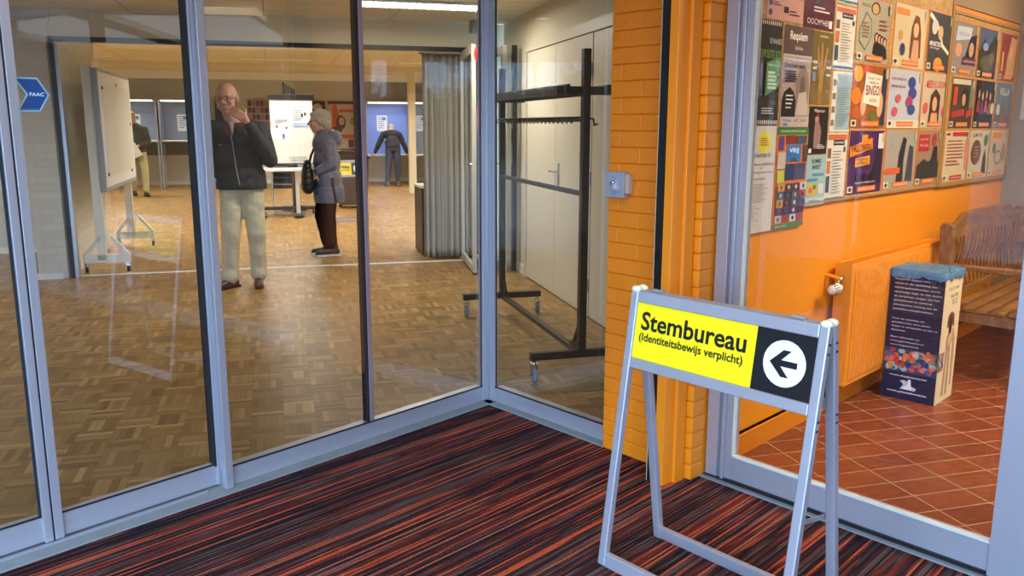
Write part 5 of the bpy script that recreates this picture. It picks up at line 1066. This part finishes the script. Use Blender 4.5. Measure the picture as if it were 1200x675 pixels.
j = MB(); j.ell((.10, 0, 1.335), (.085, .13, .065), QB); j.ell((.14, 0, 1.28), (.06, .11, .07), QB); remesh(j, 'hood', k, .010, 4, .01, .06)
m = MB(); m.prism([(.05, .88), (.075, .61), (.10, .61), (.062, .88)], (0, -.225, 0), (1, 0, 0), (0, 0, 1), (0, .06, 0), M('coat_slit_lining', srgb(20, 22, 34), .8)); m.build('side_slit', k)
tr_ = MB(); tr_.ell((.02, 0, .82), (.12, .16, .1), NV); chain(tr_, [(.03, -.08, .80), (.015, -.09, .46), (.035, -.08, .13)], [.10, .078, .06], NV); chain(tr_, [(.02, .08, .80), (-.06, .09, .46), (-.01, .08, .13)], [.10, .078, .06], NV); remesh(tr_, 'trousers', k, .010, 3, .015, .08)
BS = M('black_sneaker', srgb(26, 26, 30), .5); WS = M('white_sole', srgb(214, 212, 206), .5)
shoe(k, (.035, -.08, .08), (-1, -.15, 0), BS, WS); shoe(k, (.0, .08, .08), (-1, .05, 0), BS, WS)
HA = M('silver_grey_hair', srgb(196, 186, 170), .8, 0, .2, 60, .8)
h_ = MB(); h_.ell(P2(0, -.03, .045), (.095, .115, .094), HA, T2); h_.ell(P2(0, -.075, -.02), (.086, .06, .08), HA, T2); h_.ell(P2(0, .028, .078), (.068, .06, .036), HA, T2)
for sg in (-1, 1): h_.ell(P2(sg * .072, -.03, .01), (.022, .06, .05), HA, T2)
remesh(h_, 'hair', k, .006, 2, .016, .03)
m = MB(); m.ell(P2(-.032, .085, .006), (.009, .006, .006), EY, T2); m.ell(P2(.032, .085, .006), (.009, .006, .006), EY, T2); m.build('eyes', k)
kb = thing('handbag', 'large black handbag hanging in front of the woman in blue', 'bag', HF, (.58 - .20, 9.7 - .06, .72))
LB_ = M('black_bag_leather', srgb(30, 28, 28), .4, 0, .1, 10, .3)
j = MB(); [caps(j, (0, -a_, z_), (0, a_, z_), r_, r_, m=LB_) for z_, a_, r_ in ((.05, .10, .07), (.11, .10, .072), (.17, .095, .068), (.23, .09, .06), (.29, .08, .045), (.33, .07, .03))]; remesh(j, 'pouch', kb, .008, 14)
m = MB(); m.tube([(.0, -.08, .22), (.05, -.09, .40), (.12, -.07, .55), (.17, .0, .62)], .009, LB_, 8); m.tube([(.0, .08, .22), (.05, .09, .40), (.12, .07, .55), (.17, .0, .62)], .009, LB_, 8); m.build('strap', kb)

# ---- man bending over the voting booth shelf, seen from behind
JN = M('dark_jeans', srgb(44, 56, 78), .85, 0, .1, 9, .3); SW = M('dark_sweater', srgb(34, 40, 48), .9, 0, .1, 14, .3)
k = thing('person', 'man in dark sweater and jeans bending forward over the blue voting booth', 'person', HF, (2.82, 20.45, 0))
b = MB(); P3, T3 = head(b, (.02, .42, 1.34), (0, .75, -.65), (0, .5, .8), SKIN); chain(b, [(.01, .34, 1.33), (0, .24, 1.27)], [.055, .06], SKIN)
chain(b, [(0, .22, 1.24), (0, .02, .95)], [.13, .13], SKIN)
chain(b, [(0, .22, 1.27), (-.19, .22, 1.22), (-.32, .2, .98), (-.40, .28, .78)], [.06, .05, .04, .028], SKIN); chain(b, [(0, .22, 1.27), (.19, .22, 1.22), (.30, .2, .98), (.38, .28, .78)], [.06, .05, .04, .028], SKIN)
hand(b, (-.40, .28, .78), (-.3, .9, -.1), (0, .1, -1), SKIN, .2, 1); hand(b, (.38, .28, .78), (.3, .9, -.1), (0, .1, -1), SKIN, .2, -1)
chain(b, [(-.09, 0, .92), (-.12, -.02, .5), (-.15, -.02, .08)], [.08, .055, .035], SKIN); chain(b, [(.09, 0, .92), (.10, -.02, .5), (.11, -.02, .08)], [.08, .055, .035], SKIN); remesh(b, 'body', k, .009, 2)
j = MB(); j.ell((0, .17, 1.22), (.2, .16, .13), SW); j.ell((0, .05, 1.02), (.185, .14, .18), SW); j.ell((0, .0, .96), (.18, .145, .12), SW); chain(j, [(0, .22, 1.27), (-.19, .22, 1.22), (-.32, .2, .98), (-.39, .26, .81)], [.08, .078, .062, .045], SW); chain(j, [(0, .22, 1.27), (.19, .22, 1.22), (.30, .2, .98), (.37, .26, .81)], [.08, .078, .062, .045], SW); remesh(j, 'sweater', k, .012, 4, .02, .1)
tr_ = MB(); tr_.ell((0, 0, .9), (.165, .13, .12), JN); chain(tr_, [(-.085, 0, .88), (-.12, -.02, .48), (-.15, -.02, .12)], [.10, .075, .06], JN); chain(tr_, [(.085, 0, .88), (.10, -.02, .48), (.11, -.02, .12)], [.10, .075, .06], JN); remesh(tr_, 'jeans', k, .012, 3, .015, .08)
shoe(k, (-.15, -.02, .08), (-.1, 1, 0), M('grey_shoe', srgb(96, 92, 86), .6)); shoe(k, (.11, -.02, .08), (.1, 1, 0), M('grey_shoe', srgb(96, 92, 86), .6))
h_ = MB(); h_.ell(P3(0, -.03, .04), (.084, .10, .085), HG, T3); h_.ell(P3(0, -.07, -.02), (.07, .045, .06), HG, T3); remesh(h_, 'hair', k, .008, 2)

# ---- old man with a sheet of paper, half behind the whiteboard
GJ = M('green_grey_jacket', srgb(66, 70, 64), .85, 0, .1, 14, .3); KH = M('khaki_trousers', srgb(176, 166, 122), .85, 0, .08, 9, .4)
k = thing('person', 'elderly man in green grey jacket and khaki trousers walking with a paper', 'person', HF, (-2.62, 18.9, 0))
b = MB(); P4, T4 = head(b, (-.06, -.02, 1.60), (.85, -.55, -.15), (0, 0, 1), SKIN); chain(b, [(-.05, 0, 1.52), (-.02, 0, 1.42)], [.055, .062], SKIN); chain(b, [(0, 0, 1.3), (0, 0, .95)], [.14, .13], SKIN)
chain(b, [(0, 0, 1.38), (.17, -.03, 1.35), (.22, -.04, 1.08), (.06, -.2, 1.02)], [.06, .05, .04, .028], SKIN); chain(b, [(0, 0, 1.38), (-.2, .0, 1.35), (-.25, .0, 1.08), (-.22, -.08, .85)], [.06, .05, .04, .028], SKIN)
hand(b, (.06, -.2, 1.02), (-.8, -.3, -.1), (0, .3, -1), SKIN, .7, -1); hand(b, (-.22, -.08, .85), (0, 0, -1), (1, 0, 0), SKIN, .4, 1)
chain(b, [(-.08, 0, .9), (-.12, .05, .5), (-.14, .2, .1)], [.08, .055, .035], SKIN); chain(b, [(.08, 0, .9), (.14, -.12, .5), (.14, -.18, .09)], [.08, .055, .035], SKIN); remesh(b, 'body', k, .009, 2)
j = MB(); j.ell((0, 0, 1.3), (.2, .16, .18), GJ); j.ell((0, 0, 1.14), (.195, .175, .2), GJ); j.ell((0, 0, .98), (.19, .16, .2), GJ); chain(j, [(.05, 0, 1.38), (.17, -.03, 1.35), (.23, -.04, 1.08), (.10, -.17, 1.03)], [.08, .078, .065, .045], GJ); chain(j, [(-.05, 0, 1.38), (-.2, .0, 1.35), (-.25, .0, 1.08), (-.22, -.07, .9)], [.08, .078, .065, .045], GJ); remesh(j, 'jacket', k, .012, 4, .02, .1)
tr_ = MB(); tr_.ell((0, 0, .88), (.16, .13, .12), KH); chain(tr_, [(-.08, 0, .88), (-.12, .05, .5), (-.14, .2, .14)], [.10, .078, .062], KH); chain(tr_, [(.08, 0, .88), (.14, -.12, .5), (.14, -.18, .13)], [.10, .078, .062], KH); remesh(tr_, 'trousers', k, .012, 3, .015, .08)
shoe(k, (-.14, .2, .1), (.3, -1, 0), BS, BLACK); shoe(k, (.14, -.18, .09), (.4, -1, 0), BS, BLACK)
h_ = MB(); h_.ell(P4(0, -.04, .03), (.084, .095, .075), HG, T4); remesh(h_, 'hair', k, .008, 2)
kp = thing('paper_sheet', 'white sheet of paper in the old man\'s hand beside the whiteboard', 'paper', HF, (-2.58, 18.62, .82)); m = MB(); m.box(-.10, .10, -.002, .002, -.02, .26, WHITE, Matrix.Rotation(R(-28), 4, 'Y')); m.build('sheet', kp)

# ------------------------------------------------------------------ outside, seen only as reflections
m = MB(); m.box(-40, 40, -70, 8, -.32, -.12, M('grey_paving', srgb(130, 124, 114), .9, 0, .1, 2)); stu(m.build('ground_outside'))
LFM = M('tree_foliage', srgb(40, 54, 30), .9, 0, .3, 3); BK = M('tree_bark', srgb(70, 58, 46), .9)
def tree(label, x, y, h, seed):
    t_ = thing('tree', label, 'tree', I4, (x, y, 0), 0, 'trees across the street behind the viewer'); rn = random.Random(seed)
    m = MB(); m.tube([(0, 0, -.05), (.05, .02, h * .3), (-.05, 0, h * .62), (.02, 0, h * .9)], [.14, .11, .08, .03], BK, 8)
    for i in range(6):
        a = rn.uniform(0, 6.3); m.tube([(0, 0, h * (.35 + .08 * i)), (cos(a) * .6, sin(a) * .6, h * (.45 + .08 * i)), (cos(a) * .8, sin(a) * .8, h * (.5 + .05 * i))], [.05, .035, .015], BK, 6)
    m.build('trunk', t_)
    m = MB()
    for i in range(2600):
        a = rn.uniform(0, 2 * pi); u = rn.uniform(-1, 1); rr = rn.uniform(.3, 1) ** .5; cz = h * .66
        w_ = 1 + .25 * sin(a * 3 + seed) + .2 * sin(u * 7 + a)
        c = Vector((cos(a) * rr * .85 * w_ * math.sqrt(1 - u * u), sin(a) * rr * .85 * w_ * math.sqrt(1 - u * u), cz + u * h * .36 * rr * w_))
        p1 = Vector((rn.uniform(-1, 1), rn.uniform(-1, 1), rn.uniform(-1, 1))) * .07; p2 = Vector((rn.uniform(-1, 1), rn.uniform(-1, 1), rn.uniform(-1, 1))) * .07
        m.add([c - p1, c + p2, c + p1, c - p2], [(0, 1, 2, 3)], LFM)
    m.build('foliage', t_, fix=False)
for i, (x, y, h) in enumerate(((-5.0, -22, 3.6), (-2.3, -25, 2.6), (1.2, -25.5, 3.2), (2.9, -22, 3.3), (5.4, -26, 2.7), (-9, -24, 3.8))): tree('leafy tree across the yard, %s' % ['tall, next to the hall side street lamp', 'lowest, between the two street lamps', 'thin, farthest back between the lamps', 'tall, just left of the foyer side lamp', 'low, at the foyer end of the row', 'tallest, at the hall end of the row'][i], x, y, h, i + 3)
k = thing('street_lamp', 'street lamp with flat round hood outside the entrance', 'street lamp', I4, (-3.07, -19, 0))
m = MB(); m.tube([(0, 0, -.12), (0, 0, 3.1)], .045, BLACK); m.build('pole', k); m = MB(); m.lathe([(.0, 3.45), (.05, 3.43), (.28, 3.38), (.28, 3.36), (.10, 3.36)], (0, 0, 0), BLACK); m.build('hood', k); m = MB(); m.lathe([(.05, 3.05), (.10, 3.12), (.10, 3.36), (.0, 3.36)], (0, 0, 0), M('lamp_glass', srgb(180, 190, 200), .3)); m.build('lamp_glass', k)
dup(k, Matrix.Translation((3.8, -19, 0)), 'added copy of the street lamp for its second reflection, foyer side', 'street lamps outside')  # copy added so the one lamp mirrors in both glass walls
k['label'] = 'street lamp with flat round hood, the one on the hall side'; k['group'] = 'street lamps outside'

k = thing('hedge', 'tall dark clipped hedge closing the far side of the yard', 'hedge', I4, (0, -32, 0)); rn = random.Random(9); m = MB()
m.box(-28, 28, -.5, .5, -.05, 2.7, M('hedge_core', srgb(22, 30, 18), .95))
for i in range(5200):
    c = Vector((rn.uniform(-28, 28), rn.uniform(.4, .75), rn.uniform(0, 2.95) if i % 3 else rn.uniform(2.5, 3.15))); p1 = Vector((rn.uniform(-1, 1), rn.uniform(-.6, .6), rn.uniform(-1, 1))) * .16; p2 = Vector((rn.uniform(-1, 1), rn.uniform(-.6, .6), rn.uniform(-1, 1))) * .16
    m.add([c - p1, c + p2, c + p1, c - p2], [(0, 1, 2, 3)], LFM)
m.build('foliage', k, fix=False)
